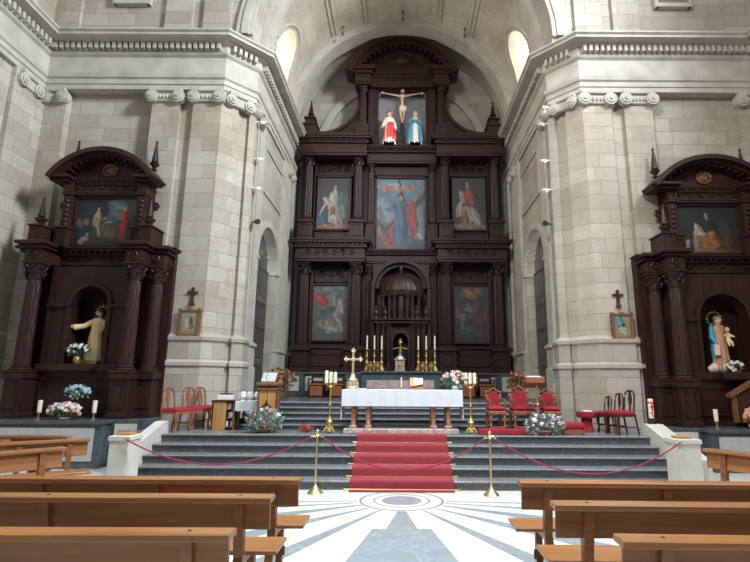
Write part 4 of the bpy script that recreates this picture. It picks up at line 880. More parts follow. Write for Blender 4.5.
pL = ((.035, .055, .07), (.03, .03, .03), [
    (.75, .8, .3, .25, 0, (.13, .19, .21)), (.65, .65, .3, .12, 0, (.10, .15, .16)), (.25, .75, .3, .25, 0, (.02, .035, .06)), (.1, .3, .16, .2, 0, (.02, .045, .055)), (.7, .35, .35, .2, 0, (.05, .07, .05)), (.55, .30, .25, .16, 0, (.10, .085, .05)),
    (.56, .5, .10, .02, 0, (.28, .28, .26)), (.35, .58, .055, .17, 0, (.50, .36, .20)), (.33, .50, .05, .1, 10, (.42, .30, .16)), (.38, .33, .025, .15, 18, (.45, .30, .18)), (.36, .76, .028, .055, 0, (.48, .34, .22)), (.47, .58, .04, .02, 30, (.40, .26, .15)),
    (.80, .40, .055, .36, 0, (.50, .05, .03)), (.82, .62, .06, .16, 0, (.45, .05, .03)), (.73, .66, .06, .03, 10, (.45, .08, .04)), (.79, .80, .03, .05, 0, (.40, .24, .15)),
    (.04, .5, .04, .06, 0, (.25, .17, .12)), (.10, .46, .035, .07, 0, (.20, .10, .07)), (.17, .50, .04, .08, 0, (.22, .15, .10)), (.18, .14, .08, .06, 20, (.36, .24, .15)), (.12, .06, .06, .04, -20, (.36, .24, .15)), (.22, .22, .03, .045, 0, (.36, .24, .15)), (.3, .2, .08, .06, 0, (.03, .05, .04))])
pR = ((.022, .03, .035), (.045, .032, .022), [
    (.5, .03, .6, .06, 0, (.20, .12, .08)), (.8, .45, .2, .25, 0, (.05, .045, .04)), (.5, .55, .16, .22, 0, (.02, .032, .035)), (.42, .25, .13, .18, 0, (.38, .14, .04)), (.55, .35, .09, .12, -25, (.42, .17, .05)), (.60, .22, .10, .12, 20, (.35, .13, .04)), (.80, .22, .08, .16, 0, (.14, .05, .02)),
    (.28, .25, .05, .17, 0, (.33, .27, .21)), (.36, .42, .10, .06, -10, (.52, .50, .46)), (.32, .52, .04, .12, 10, (.52, .50, .46)), (.38, .50, .04, .06, 0, (.42, .22, .13)), (.50, .80, .035, .06, 0, (.42, .25, .15)), (.50, .73, .03, .03, 0, (.30, .28, .26)), (.54, .1, .05, .03, 0, (.35, .2, .12)),
    (.14, .14, .035, .11, 0, (.42, .39, .29)), (.16, .25, .03, .04, 0, (.42, .39, .29))])
LX, RX = -7.24, 7.50
side_altarpiece(LX, 1.46, 1.15, .42, 'dark carved side altarpiece on the left wall, holding the cream-robed statue', -1, pL)
side_altarpiece(RX, 1.50, 1.24, .57, 'dark carved side altarpiece on the right wall, holding the statue with a blue mantle', 1, pR)

# statue of Christ in cream robe
def christ(x, y, z, h):
    t = thing('robed_statue', 'painted statue in a long cream robe with arms open, in the left side altarpiece', 'statue', (x, y, z))
    robe_mesh(x, y, z + .08, h, 1.0, seed=3, lean=(.03, 0)).build('robe', 'cream_robe', t, smooth=True)
    m = MB(); m.bbox(x - .2, x + .2, y - .15, y + .15, z, z + .1, .02); m.build('plinth', 'gilt', t)
    head(t, x + .04, y - .01, z + .08 + h * .93, h * .15, 'skin', 'hair', True, True, turn=-.3)
    sleeve(t, [(x - .10, y, z + h * .84), (x - .24, y - .08, z + h * .74), (x - .42, y - .16, z + h * .71)], [.06, .06, .07], 'cream_robe', (-1, -.3, .15), .11)
    sleeve(t, [(x + .16, y, z + h * .84), (x + .24, y - .06, z + h * .68), (x + .16, y - .18, z + h * .70)], [.06, .06, .055], 'cream_robe', (-.5, -.4, .6), .10)
    m = MB(); hz = z + .08 + h * .96; n = 16
    m.tube([(x + .04 + .15 * math.cos(2 * PI * k / n), y + .10, hz + .15 * math.sin(2 * PI * k / n)) for k in range(n + 1)], .012, 5)
    for k in range(12): a = 2 * PI * k / 12; m.tube([(x + .04 + .12 * math.cos(a), y + .1, hz + .12 * math.sin(a)), (x + .04 + .23 * math.cos(a), y + .1, hz + .23 * math.sin(a))], [.018, .004], 5)
    m.build('halo', 'gilt', t)
christ(LX + .05, 11.80, 2.12, 1.20)
def virgin(x, y, z, h):
    t = thing('robed_statue', 'painted statue in rose-gold robe and blue mantle carrying a child, in the right side altarpiece', 'statue', (x, y, z))
    m = MB()
    for dx, dy, r in ((-.16, 0, .13), (.14, 0, .13), (0, -.06, .14), (-.05, .05, .15), (.2, .02, .09), (-.24, .02, .1)): m.ball((x + dx, y + dy, z + r * .9), (r, r * .8, r * .9), 12, 8)
    m.build('cloud_base', 'white_robe', t, smooth=True)
    robe_mesh(x, y, z + .08, h, 1.05, seed=5).build('robe', 'pink_robe', t, smooth=True)
    m = robe_mesh(x - .02, y + .02, z + .22, h * .88, 1.22, 9, .12, 2, shape=[(0, .10, .10), (.3, .13, .11), (.6, .125, .10), (.78, .135, .09), (.86, .10, .08), (.88, .05, .05)])
    for v in m.v:
        if v.y < y - .02 and v.x > x - .12: v.y = y + .03
    m.build('mantle', 'blue_robe', t, smooth=True)
    head(t, x, y - .02, z + .08 + h * .93, h * .15, 'skin', 'fair_hair', True, False, turn=.2)
    sleeve(t, [(x - .14, y, z + h * .84), (x - .20, y - .05, z + h * .66), (x - .18, y - .14, z + h * .55)], [.06, .06, .045], 'blue_robe', (0, -.3, -1), .09)
    sleeve(t, [(x + .14, y, z + h * .84), (x + .2, y - .08, z + h * .68), (x + .10, y - .18, z + h * .70)], [.06, .06, .045], 'pink_robe', (-.8, -.4, .3), .09)
    m = MB(); m.bbox(x - .25, x - .13, y - .20, y - .15, z + h * .32, z + h * .52, .01); m.tube([(x - .19, y - .17, z + h * .52), (x - .19, y - .17, z + h * .56)], .01, 5); m.build('scapular', 'white_robe', t)
    cx, cy, cz = x + .10, y - .17, z + h * .60
    V = [(cx, cy, cz, .05, .045), (cx, cy, cz + .12, .055, .045), (cx, cy, cz + .19, .025), (cx + .07, cy - .02, cz + .12, .025), (cx + .13, cy - .06, cz + .08, .02), (cx - .07, cy - .02, cz + .12, .025), (cx - .11, cy - .06, cz + .10, .02), (cx + .04, cy - .07, cz - .04, .032), (cx + .05, cy - .08, cz - .14, .022), (cx - .04, cy - .07, cz - .04, .032), (cx - .03, cy - .08, cz - .14, .022)]
    skin_body('child_body', V, [(0, 1), (1, 2), (1, 3), (3, 4), (1, 5), (5, 6), (0, 7), (7, 8), (0, 9), (9, 10)], 'cream_robe', t)
    m = MB(); m.ball((cx, cy - .01, cz + .25), (.05, .055, .062), 10, 8); m.build('child_head', 'skin', t, smooth=True)
    m = MB(); m.ball((cx, cy + .01, cz + .27), (.054, .055, .055), 10, 8); m.build('child_hair', 'fair_hair', t, smooth=True)
    m = MB(); hz = z + .08 + h * .97; m.tube([(x + .17 * math.cos(2 * PI * k / 24), y + .1, hz + .17 * math.sin(2 * PI * k / 24)) for k in range(25)], .01, 5)
    for k in range(14): a = 2 * PI * k / 14; m.ball((x + .19 * math.cos(a), y + .1, hz + .19 * math.sin(a)), .016, 6, 5)
    m.build('halo', 'gilt', t)
virgin(RX + .0, 11.80, 2.02, 1.22)
# ================================================================ HIGH ALTAR AND ITS THINGS
HA = thing('high_altar', 'dark green marble high altar with a pale front panel, below the temple tabernacle', 'altar', (0, 16.5, 1.285))
m = MB(); m.bbox(-1.22, 1.26, 16.05, 17.0, 1.285, 2.05, .01); m.bbox(-1.26, 1.30, 15.98, 17.0, 2.05, 2.12, .015); m.build('altar_block', 'green_marble', HA)
m = MB(); m.box(-1.06, 1.06, 16.02, 16.06, 1.45, 1.84); m.build('front_panel', 'red_marble', HA)
def candlestick(x, y, z, h, label):
    t = thing('candlestick', label, 'candlestick', (x, y, z), 'candlesticks on the high altar')
    m = MB(); m.lathe(x, y, [(.10, z), (.11, z + .03), (.08, z + .1), (.045, z + .16), (.035, z + .22), (.06, z + .27), (.025, z + .34), (.03, z + .45), (.05, z + .48), (.022, z + .54), (.025, z + .66), (.075, z + .69), (.08, z + .71)], 12)
    for k in range(3): a = k * 2.094 + .5; m.ball((x + .09 * math.cos(a), y + .09 * math.sin(a), z + .03), .035, 6, 5)
    m.build('candle_holder', 'gilt', t, smooth=True)
    m = MB(); m.lathe(x, y, [(.026, z + .71), (.024, z + h)], 10); m.build('candle', 'wax', t); return t
who = ['outermost candlestick on the left end of the high altar', 'middle one of the three left candlesticks on the high altar', 'inner left candlestick on the high altar, nearest the silver tabernacle', 'inner right candlestick on the high altar, nearest the silver tabernacle', 'middle one of the three right candlesticks on the high altar', 'outermost candlestick on the right end of the high altar']
for x, l in zip((-1.10, -.86, -.62, .58, .84, 1.12), who): candlestick(x, 16.5, 2.12, 1.16, 'tall brass ' + l)
for x, l in ((-.98, 'small gilt ornament between the outer left candlesticks of the high altar'), (-.74, 'small gilt ornament between the inner left candlesticks of the high altar'), (.71, 'small gilt ornament between the inner right candlesticks of the high altar'), (.99, 'small gilt ornament between the outer right candlesticks of the high altar')):
    m = MB(); z = 2.12; m.lathe(x, 16.35, [(.07, z), (.04, z + .04), (.09, z + .1), (.10, z + .17), (.06, z + .22), (.08, z + .27), (.01, z + .32)], 10)
    for k in range(5): a = .4 + k * .6; m.tube([(x, 16.35, z + .15), (x + .09 * math.cos(a), 16.33, z + .2 + .09 * math.sin(a))], [.012, .02], 5)
    tag(m.build('gilt_ornament', 'gilt', smooth=True), l, 'ornament', 'gilt ornaments on the high altar')
t = thing('tabernacle', 'small silver domed tabernacle at the centre of the high altar', 'tabernacle', (-.02, 16.5, 2.12))
m = MB(); m.bbox(-.20, .16, 16.38, 16.68, 2.12, 2.16, .01); m.bbox(-.17, .13, 16.4, 16.66, 2.16, 2.48, .02); m.bbox(-.20, .16, 16.37, 16.68, 2.48, 2.53, .01); m.lathe(-.02, 16.52, [(.15, 2.53), (.12, 2.6), (.05, 2.65), (.03, 2.68), (.04, 2.71), (.01, 2.74)], 14)
m.build('body', 'silver', t); m = MB(); m.bbox(-.11, .07, 16.38, 16.41, 2.2, 2.44, .01); m.ball((-.02, 16.37, 2.32), (.05, .02, .06), 10, 6); m.build('door', 'gilt', t)
t = thing('altar_cross', 'small gilt cross with leafy base standing above the silver tabernacle', 'cross', (-.01, 16.8, 2.74))
m = MB(); m.lathe(-.01, 16.75, [(.10, 2.12), (.10, 2.7), (.06, 2.74)], 10); m.build('stand', 'darkwood', t)
m = MB(); m.lathe(-.01, 16.75, [(.06, 2.74), (.08, 2.78), (.03, 2.83), (.025, 2.95)], 10)
for q in (-1, 1):
    for k in range(4): m.ball((-.01 + q * (.05 + .055 * k), 16.73, 2.9 - .01 * k), (.035, .03, .03), 7, 5)
m.lathe(-.01, 16.75, [(.02, 2.95), (.02, 3.08)], 8); m.ball((-.01, 16.75, 3.08), (.07, .04, .07), 10, 6); m.box(-.02, 0, 16.74, 16.76, 3.1, 3.22); m.box(-.05, .03, 16.74, 16.76, 3.15, 3.17); m.build('cross', 'gilt', t)

# altar table
AT = thing('altar_table', 'pink stone altar table standing on a red marble slab in the middle of the sanctuary', 'altar', (0, 10.62, .75))
m = MB(); m.bbox(-1.12, 1.16, 10.25, 11.0, .75, .85, .012); m.build('base_slab', 'red_marble', AT)
for x in (-.94, -.64, .67, .97):
    m = MB(); m.bbox(x - .07, x + .07, 10.35, 10.9, .85, .91, .01); [m.lathe(x, yy, [(.045, .91), (.05, 1.15), (.043, 1.44)], 14) for yy in (10.42, 10.82)]; m.bbox(x - .07, x + .07, 10.35, 10.9, 1.44, 1.5, .01); m.build('leg', 'pink_marble', AT)
m = MB(); m.bbox(-1.14, 1.2, 10.3, 10.95, 1.5, 1.59, .01); m.build('tabletop', 'pink_marble', AT)
m = MB(); n = 60; x0, x1, y0, y1 = -1.17, 1.25, 10.27, 10.98; rings = []
def clothz(y): return 0
prof = [(y1 + .01, 1.38), (y1 + .01, 1.60), (y1, 1.608), (y0, 1.608), (y0 - .01, 1.60), (y0 - .01, 1.285)]
ids = []
for i in range(n + 1):
    x = x0 + (x1 - x0) * i / n; row = []
    for j, (yy, z) in enumerate(prof):
        w_ = .008 * math.sin(i * .9) + .006 * math.sin(i * 2.3 + 1) if j in (0, 5) else 0
        row.append(m.p((x, yy + (w_ if j == 0 else -w_), z)))
    ids.append(row)
for a, b in zip(ids[:-1], ids[1:]):
    for k in range(5): m.f.append([a[k], b[k], b[k + 1], a[k + 1]])
for xx, q in ((x0, -1), (x1, 1)):
    ids = []
    for i in range(25):
        yy = y1 + (y0 - y1) * i / 24; w_ = .012 * math.sin(i * 1.3); ids.append([m.p((xx, yy, 1.606)), m.p((xx + q * .012, yy, 1.59)), m.p((xx + q * (.012 + w_), yy, 1.3)), m.p((xx + q * (.014 + w_ * 1.6), yy, 1.03))])
    for a, b in zip(ids[:-1], ids[1:]):
        for k in range(3): m.f.append([a[k], b[k], b[k + 1], a[k + 1]])
tag(m.build('altar_cloth', 'cloth', smooth=True, weld=True), 'white linen cloth draped over the pink stone altar table', 'tablecloth')
def tz(): return 1.61
t = thing('standing_cross', 'tall gilt cross with ornate base on the left end of the white altar cloth', 'cross', (-.99, 10.6, 1.61))
m = MB(); x, y, z = -.99, 10.6, 1.61
m.lathe(x, y, [(.13, z), (.14, z + .03), (.10, z + .06), (.09, z + .16), (.11, z + .19), (.06, z + .24), (.04, z + .3), (.05, z + .33)], 6)
for k in range(6): a = k * PI / 3; m.ball((x + .10 * math.cos(a), y + .10 * math.sin(a), z + .1), (.025, .025, .07), 6, 5)
m.build('base', 'pale_gold', t)
m = MB(); m.bbox(x - .022, x + .022, y - .015, y + .015, z + .32, z + .78, .005); m.bbox(x - .15, x + .15, y - .015, y + .015, z + .59, z + .635, .005)
for dx, dz in ((-.15, .61), (.15, .61), (0, .79)):
    for ex, ez in ((0, 0), (.03, .0), (-.03, 0), (0, .035), (0, -.03)): m.ball((x + dx + ex, y, z + dz + ez), .025, 7, 5)
m.ball((x, y - .01, z + .61), (.045, .02, .045), 8, 5); m.build('cross', 'pale_gold', t)
t = thing('candle', 'slender white candle on a small disc at the centre of the altar cloth', 'candle', (.02, 10.5, 1.61))
m = MB(); m.lathe(.02, 10.5, [(.05, 1.61), (.05, 1.62), (.02, 1.63), (.02, 1.66)], 10); m.build('candle_holder', 'brass', t); m = MB(); m.lathe(.02, 10.5, [(.012, 1.66), (.011, 1.86)], 8); m.build('wax', 'wax', t)
t = thing('missal_stand', 'open book on a red and gold draped stand on the altar cloth', 'book stand', (.36, 10.55, 1.61))
m = MB(); m.loft([[(.22, 10.40, 1.62), (.50, 10.40, 1.62), (.50, 10.68, 1.62), (.22, 10.68, 1.62)], [(.22, 10.42, 1.66), (.50, 10.42, 1.66), (.50, 10.68, 1.82), (.22, 10.68, 1.82)]]); m.build('stand', 'redwood', t)
m = MB(); m.loft([[(.20, 10.40, 1.67), (.36, 10.40, 1.68), (.36, 10.70, 1.84), (.20, 10.70, 1.83)], [(.20, 10.395, 1.69), (.36, 10.39, 1.70), (.36, 10.69, 1.86), (.20, 10.69, 1.85)]]); m.build('drape', 'orange', t)
m = MB()
for q in (-1, 1): m.loft([[(.37, 10.42, 1.70), (.37 + q * .09, 10.42, 1.715), (.37 + q * .09, 10.64, 1.835), (.37, 10.64, 1.82)], [(.37, 10.415, 1.72), (.37 + q * .09, 10.415, 1.73), (.37 + q * .09, 10.635, 1.85), (.37, 10.635, 1.84)]])
m.build('book', 'paper', t)
m = MB(); m.lathe(-.80, 10.6, [(.07, 1.61), (.10, 1.625), (.10, 1.63)], 14); tag(m.build('white_dish', 'white', smooth=True), 'small white dish beside the gilt cross on the altar cloth', 'dish')

def bush(name, label, c, r, leafmat, blossoms, n=260, vase=None, group=None, ls=.05, seed=1, cat='flowers', bs=.028):
    rnd = random.Random(seed); zb = c[2] - r[2] * .9
    t = thing(name, label, cat, (c[0], c[1], (vase[2] if vase else zb)), group)
    m = MB()
    def rp(f0=.35):
        while True:
            d = Vector((rnd.uniform(-1, 1), rnd.uniform(-1, 1), rnd.uniform(-.9, 1)))
            if f0 < d.length < 1: return d
    for _ in range(n):
        d = rp(); p = Vector((c[0] + d.x * r[0], c[1] + d.y * r[1], c[2] + d.z * r[2])); a = Vector((d.x + rnd.uniform(-.6, .6), d.y + rnd.uniform(-.6, .6), d.z * .6 + rnd.uniform(-.2, .9))).normalized()
        b = a.cross(Vector((rnd.uniform(-1, 1), rnd.uniform(-1, 1), rnd.uniform(-1, 1)))).normalized(); l = ls * rnd.uniform(.8, 1.9); w_ = l * .28
        i = [m.p(q) for q in (p, p + a * l * .5 + b * w_, p + a * l, p + a * l * .5 - b * w_)]; m.f.append(i)
    for _ in range(14):
        d = rp(.6); p = Vector((c[0] + d.x * r[0], c[1] + d.y * r[1], c[2] + d.z * r[2])); m.tube([(c[0] + rnd.uniform(-.02, .02), c[1], zb), p], .004, 4)
    fo = m.build('foliage', leafmat, t)
    for mat, k in blossoms:
        m = MB()
        for _ in range(k):
            d = rp(.75).normalized(); d.z = abs(d.z) if rnd.random() < .7 else d.z; d.y = -abs(d.y) if rnd.random() < .5 else d.y
            p = (c[0] + d.x * r[0], c[1] + d.y * r[1], c[2] + d.z * r[2]); s = bs * rnd.uniform(.7, 1.3)
            for q in range(5): a = q * 1.257; m.ball((p[0] + s * .7 * math.cos(a), p[1] - s * .2, p[2] + s * .7 * math.sin(a)), (s * .6, s * .45, s * .6), 6, 4)
            m.ball((p[0], p[1] - s * .4, p[2]), s * .45, 6, 4)
        m.build('blossoms', mat, t)
    if vase:
        mat, rad, z0, z1 = vase[3], vase[0], vase[2], vase[1]; h = z1 - z0; m = MB()
        m.lathe(c[0], c[1], [(rad * .6, z0), (rad * .9, z0 + .25 * h), (rad, z0 + .6 * h), (rad * .8, z0 + .9 * h), (rad * .95, z1)], 14); m.build('vase', mat, t, smooth=True)
    return t
bush('flower_arrangement', 'loose pink and white flowers with trailing greenery on the right end of the altar cloth', (1.12, 10.5, 1.80), (.27, .2, .17), 'leaf', [('pinkp', 22), ('white', 12)], 200, (.07, 1.70, 1.61, 'white'), seed=2)
bush('flower_arrangement', 'big green foliage mound with orange and white flowers, left of the altar table', (-2.74, 10.42, .98), (.36, .18, .23), 'silverleaf', [('orange', 12), ('white', 14)], 520, (.16, .88, .75, 'brownwood'), seed=3, ls=.06)
bush('flower_arrangement', 'big mound of silvery foliage with white flowers in front of the three red armchairs', (2.86, 10.27, .94), (.38, .13, .21), 'silverleaf', [('white', 26), ('pinkp', 7)], 520, (.16, .88, .75, 'brownwood'), seed=4, ls=.055)
bush('potted_plant', 'brownish orange leafy plant behind the carved lectern on the left of the upper steps', (-3.35, 14.3, 1.78), (.36, .25, .32), 'brownleaf', [('orange', 14)], 300, (.12, 1.56, 1.285, 'brownwood'), seed=5, ls=.09, cat='plant')
bush('potted_plant', 'brownish green leafy plant behind the red armchairs on the right of the upper steps', (3.25, 14.3, 1.76), (.22, .2, .26), 'brownleaf', [('orange', 4)], 170, (.12, 1.56, 1.285, 'brownwood'), seed=6, ls=.09, cat='plant')
bush('dried_flowers', 'low reddish dried flower arrangement at the foot of the left floor candelabrum', (-.98 - .95, 10.6, .81), (.12, .1, .06), 'redwood', [('redwax', 8)], 60, None, seed=9, ls=.04)

# floor candelabra
def candelabrum(x, y, side, lab):
    t = thing('floor_candelabrum', lab, 'candelabrum', (x, y, .75), 'floor candelabra beside the altar table')
    z = .75; m = MB(); m.lathe(x, y, [(.08, z + .04), (.065, z + .1), (.05, z + .16), (.07, z + .22), (.035, z + .28), (.016, z + .34), (.016, z + .52), (.03, z + .55), (.016, z + .58), (.015, z + .84), (.035, z + .87), (.05, z + .9), (.03, z + .94)], 12)
    for k in range(3): a = k * 2.094 - .52; m.tube([(x, y, z + .14), (x + .09 * math.cos(a), y + .09 * math.sin(a), z + .09), (x + .12 * math.cos(a), y + .12 * math.sin(a), z + .02)], [.025, .022, .02], 6)
    m.build('stand', 'gilt', t, smooth=True)
    m = MB()
    for k, dx in enumerate((-.088, 0, .088)):
        m.tube([(x, y, z + .9), (x + dx * .7, y - .03, z + .93), (x + dx, y - .03 * abs(dx) * 8, z + .97)], .016, 5); m.lathe(x + dx, y - .03 * abs(dx) * 8, [(.03, z + .95), (.042, z + .98), (.042, z + .99)], 10)
    m.build('branches', 'gilt', t)
    for dx in (-.088, 0, .088):
        m = MB(); yy = y - .03 * abs(dx) * 8; m.lathe(x + dx, yy, [(.036, z + .99), (.036, z + 1.19 + (.03 if dx < 0 and side < 0 else 0)), (.03, z + 1.2 + (.03 if dx < 0 and side < 0 else 0))], 14); m.tube([(x + dx, yy, z + 1.19), (x + dx, yy, z + 1.22)], .004, 4); m.build('candle', 'wax', t)
candelabrum(-1.42, 10.42, -1, 'brass floor candelabrum with three candles standing to the left of the altar table')
candelabrum(1.42, 10.40, 1, 'brass floor candelabrum with three candles standing to the right of the altar table')

# ---- chairs
def cabriole(m, x, y, z0, z1, dx=0, dy=0, r=.022):
    m.tube([(x + dx * .3, y + dy * .3, z1), (x + dx, y + dy, z0 + (z1 - z0) * .7), (x, y, z0 + (z1 - z0) * .3), (x + dx * .9, y + dy * .9, z0)], [r * 1.5, r * 1.4, r, r * 1.2], 8)
def armchair(x, y, rz, w, hb, lab):
    z = .75; t = thing('red_armchair', lab, 'armchair', (0, 0, z), 'red velvet armchairs on the right of the altar')
    hw = w / 2; zs = z + .44
    m = MB(); m.bbox(-hw, hw, -.28, .26, zs - .07, zs - .0, .012); m.build('seat_frame', 'redwood', t)
    m = MB(); m.bbox(-hw + .01, hw - .01, -.27, .2, zs, zs + .09, .035); m.build('seat', 'velvet', t)
    for q in (-1, 1):
        m = MB(); m.lathe(q * (hw - .04), -.24, [(.028, z), (.02, z + .05), (.032, z + .12), (.022, z + .2), (.035, z + .3), (.025, zs - .07)], 10); m.build('leg', 'redwood', t)
        m = MB(); m.loft([[(q * (hw - .04) - .025, .2, z), (q * (hw - .04) + .025, .2, z), (q * (hw - .04) + .025, .26, z), (q * (hw - .04) - .025, .26, z)], [(q * (hw - .04) - .025, .2, zs), (q * (hw - .04) + .025, .2, zs), (q * (hw - .04) + .025, .26, zs), (q * (hw - .04) - .025, .26, zs)]]); m.build('leg', 'redwood', t)
        m = MB(); m.tube([(q * (hw - .03), -.22, zs), (q * (hw - .02), -.22, zs + .2)], .016, 8); m.tube([(q * (hw - .02), -.28, zs + .2), (q * (hw - .01), -.1, zs + .22), (q * (hw - .05), .22, zs + .24)], [.022, .018, .016], 8); m.build('armrest', 'redwood', t)
    m = MB(); m.bbox(-hw + .05, hw - .05, -.25, -.22, z + .1, z + .13, .008); m.bbox(-hw + .05, hw - .05, .22, .25, z + .1, z + .13, .008)
    for q in (-1, 1): m.bbox(q * (hw - .04) - .012, q * (hw - .04) + .012, -.24, .22, z + .12, z + .15, .008)
    m.build('stretcher', 'redwood', t)
    zt = z + hb; bw_ = hw * .84; zc = zt - .08 - bw_ * .75
    outer = [(-bw_, zs), (-bw_, zc)] + [(-bw_ * math.cos(k * PI / 12), zc + bw_ * .75 * math.sin(k * PI / 12)) for k in range(1, 12)] + [(bw_, zc), (bw_, zs)]
    inner = [(px_ * .76, zs + .08 + (pz - zs) * .84) for px_, pz in outer]
    m = MB(); m.prism(outer, .2, .25)
    for a, b, a2, b2 in zip(outer[:-1], outer[1:], inner[:-1], inner[1:]):
        m.loft([[(a[0], .165, a[1]), (b[0], .165, b[1]), (b2[0], .165, b2[1]), (a2[0], .165, a2[1])], [(a[0], .2, a[1]), (b[0], .2, b[1]), (b2[0], .2, b2[1]), (a2[0], .2, a2[1])]])
    for k in range(5): m.ball(((k - 2) * .05, .2, zt - .05 + .03 * (2 - abs(k - 2))), .028, 7, 5)
    for q in (-1, 1): m.lathe(q * bw_, .22, [(.03, zc), (.035, zc + .05), (.015, zc + .08), (.03, zc + .12), (.005, zc + .16)], 8)
    m.build('back_frame', 'redwood', t)
    m = MB(); m.prism([(px_ * 1.0, pz) for px_, pz in inner], .17, .2); m.build('backrest', 'velvet', t)
    t.location = (x, y, z); t.rotation_euler.z = rz; return t
armchair(2.00, 10.84, .0, .36, .88, 'left one of the three red velvet armchairs with wooden frames')
armchair(2.56, 10.90, .0, .46, .93, 'widest and tallest red velvet armchair, between the other two behind the silvery flowers')
armchair(3.14, 10.84, -.06, .36, .88, 'right one of the three red velvet armchairs, behind the tall lectern stand')
def side_chair(x, y, rz, lab, wood_, group, sc=1.0):
    z = .75; t = thing('side_chair', lab, 'chair', (0, 0, z), group); zs = z + .40
    m = MB(); m.slab([(-.23, -.24), (.23, -.24), (.20, .2), (-.20, .2)], zs - .05, zs); m.build('seat_frame', wood_, t)
    m = MB(); m.loft([[(-.23, -.24, zs), (.23, -.24, zs), (.2, .17, zs), (-.2, .17, zs)], [(-.235, -.245, zs + .03), (.235, -.245, zs + .03), (.2, .17, zs + .03), (-.2, .17, zs + .03)], [(-.19, -.2, zs + .07), (.19, -.2, zs + .07), (.16, .13, zs + .07), (-.16, .13, zs + .07)]]); m.build('seat', 'velvet', t)
    for q in (-1, 1):
        m = MB(); cabriole(m, q * .2, -.21, z, zs - .03, q * .02, -.02); m.build('leg', wood_, t)
        m = MB(); m.tube([(q * .18, .18, zs), (q * .19, .24, z)], [.022, .018], 6); m.build('leg', wood_, t)
    m = MB()
    L_ = [(-.16, .18, zs), (-.155, .20, zs + .16), (-.155, .22, zs + .31), (-.14, .23, zs + .40), (-.09, .24, zs + .455), (0, .24, zs + .47)]
    m.tube(L_ + [(-a, b, c_) for a, b, c_ in L_[::-1][1:]], .018, 7); m.build('back_frame', wood_, t)
    m = MB(); m.loft([[(-.035, .2, zs), (.035, .2, zs), (.035, .215, zs), (-.035, .215, zs)], [(-.02, .21, zs + .15), (.02, .21, zs + .15), (.02, .225, zs + .15), (-.02, .225, zs + .15)], [(-.06, .225, zs + .28), (.06, .225, zs + .28), (.06, .24, zs + .28), (-.06, .24, zs + .28)], [(-.03, .23, zs + .46), (.03, .23, zs + .46), (.03, .245, zs + .46), (-.03, .245, zs + .46)]]); m.build('splat', wood_, t)
    m = MB(); m.tube([(-.19, -.2, z + .15), (-.19, .22, z + .15)], .01, 5); m.tube([(.19, -.2, z + .15), (.19, .22, z + .15)], .01, 5); m.tube([(-.19, 0, z + .15), (.19, 0, z + .15)], .01, 5); m.build('stretcher', wood_, t)
    t.location = (x, y, z); t.rotation_euler.z = rz; t.scale = (sc, sc, sc); return t
side_chair(-4.62, 10.62, math.radians(70), 'leftmost red-seated wooden chair on the left of the sanctuary', 'redwood', 'red-seated chairs on the left')
side_chair(-4.44, 11.14, math.radians(62), 'middle red-seated wooden chair on the left of the sanctuary', 'redwood', 'red-seated chairs on the left')
side_chair(-4.42, 11.70, math.radians(62), 'red-seated wooden chair on the left, nearest the brown bookcase', 'redwood', 'red-seated chairs on the left')
side_chair(4.45, 11.42, math.radians(-80), 'smallest-looking dark wooden chair with red seat, nearest the round red table', 'chairwood', 'red-seated chairs on the right', .84)
side_chair(4.50, 11.0, math.radians(-80), 'middle dark wooden chair with red seat in the row on the right', 'chairwood', 'red-seated chairs on the right', .92)
side_chair(4.52, 10.56, math.radians(-78), 'nearest dark wooden chair with red seat, beside the tall paschal candle', 'chairwood', 'red-seated chairs on the right')
# round red table
t = thing('round_table', 'small round table under a red cloth beside the dark chairs on the right', 'table', (3.92, 11.1, .75))
m = MB(); m.lathe(4.0, 11.1, [(.15, .75), (.12, .9), (.11, 1.05)], 40, 10, .12); m.lathe(4.0, 11.1, [(.19, 1.04), (.2, 1.07), (.21, 1.13), (.2, 1.16)], 24); m.build('red_cloth', 'velvet', t, smooth=True)
m = MB(); m.bbox(3.92, 4.1, 11.0, 11.2, 1.161, 1.19, .006); m.build('book_stack', 'paper'); o = C.objects[-1] if False else bpy.data.objects['book_stack']; tag(o, 'white book lying on the round red table', 'book')
t = thing('red_stool', 'low red upholstered kneeler box beside the silvery flowers on the right', 'stool', (3.46, 10.5, .75))
m = MB(); m.bbox(3.28, 3.68, 10.38, 10.7, .75, .86, .01); m.build('base', 'redwood', t); m = MB(); m.bbox(3.27, 3.69, 10.36, 10.72, .86, .98, .03); m.build('cushion', 'velvet', t)
m = MB(); m.bbox(1.56, 2.5, 10.26, 10.46, .752, .86, .015); tag(m.build('red_kneeler', 'velvet'), 'long red upholstered footrest in front of the red armchairs', 'kneeler')
# paschal candle
t = thing('paschal_candle', 'thick white candle with red markings on a dark stand, on the right stair cheek', 'candle', (5.03, 10.34, .97))
m = MB(); m.lathe(5.03, 10.34, [(.075, .97), (.07, .985), (.05, 1.0), (.06, 1.04), (.085, 1.07), (.085, 1.085)], 14); m.build('stand', 'chairwood', t)
m = MB(); m.lathe(5.03, 10.34, [(.052, 1.085), (.052, 1.45), (.04, 1.46)], 18); m.build('wax', 'wax', t)
m = MB(); m.lathe(5.03, 10.34, [(.054, 1.37), (.054, 1.40)], 18)
for x0, x1, za, zb in ((-.012, .012, 1.22, 1.37), (-.032, .032, 1.29, 1.315), (-.035, .01, 1.17, 1.2), (-.01, .035, 1.12, 1.15)): m.box(5.03 + x0, 5.03 + x1, 10.28, 10.30, za, zb)
m.build('red_marking', 'redwax', t)
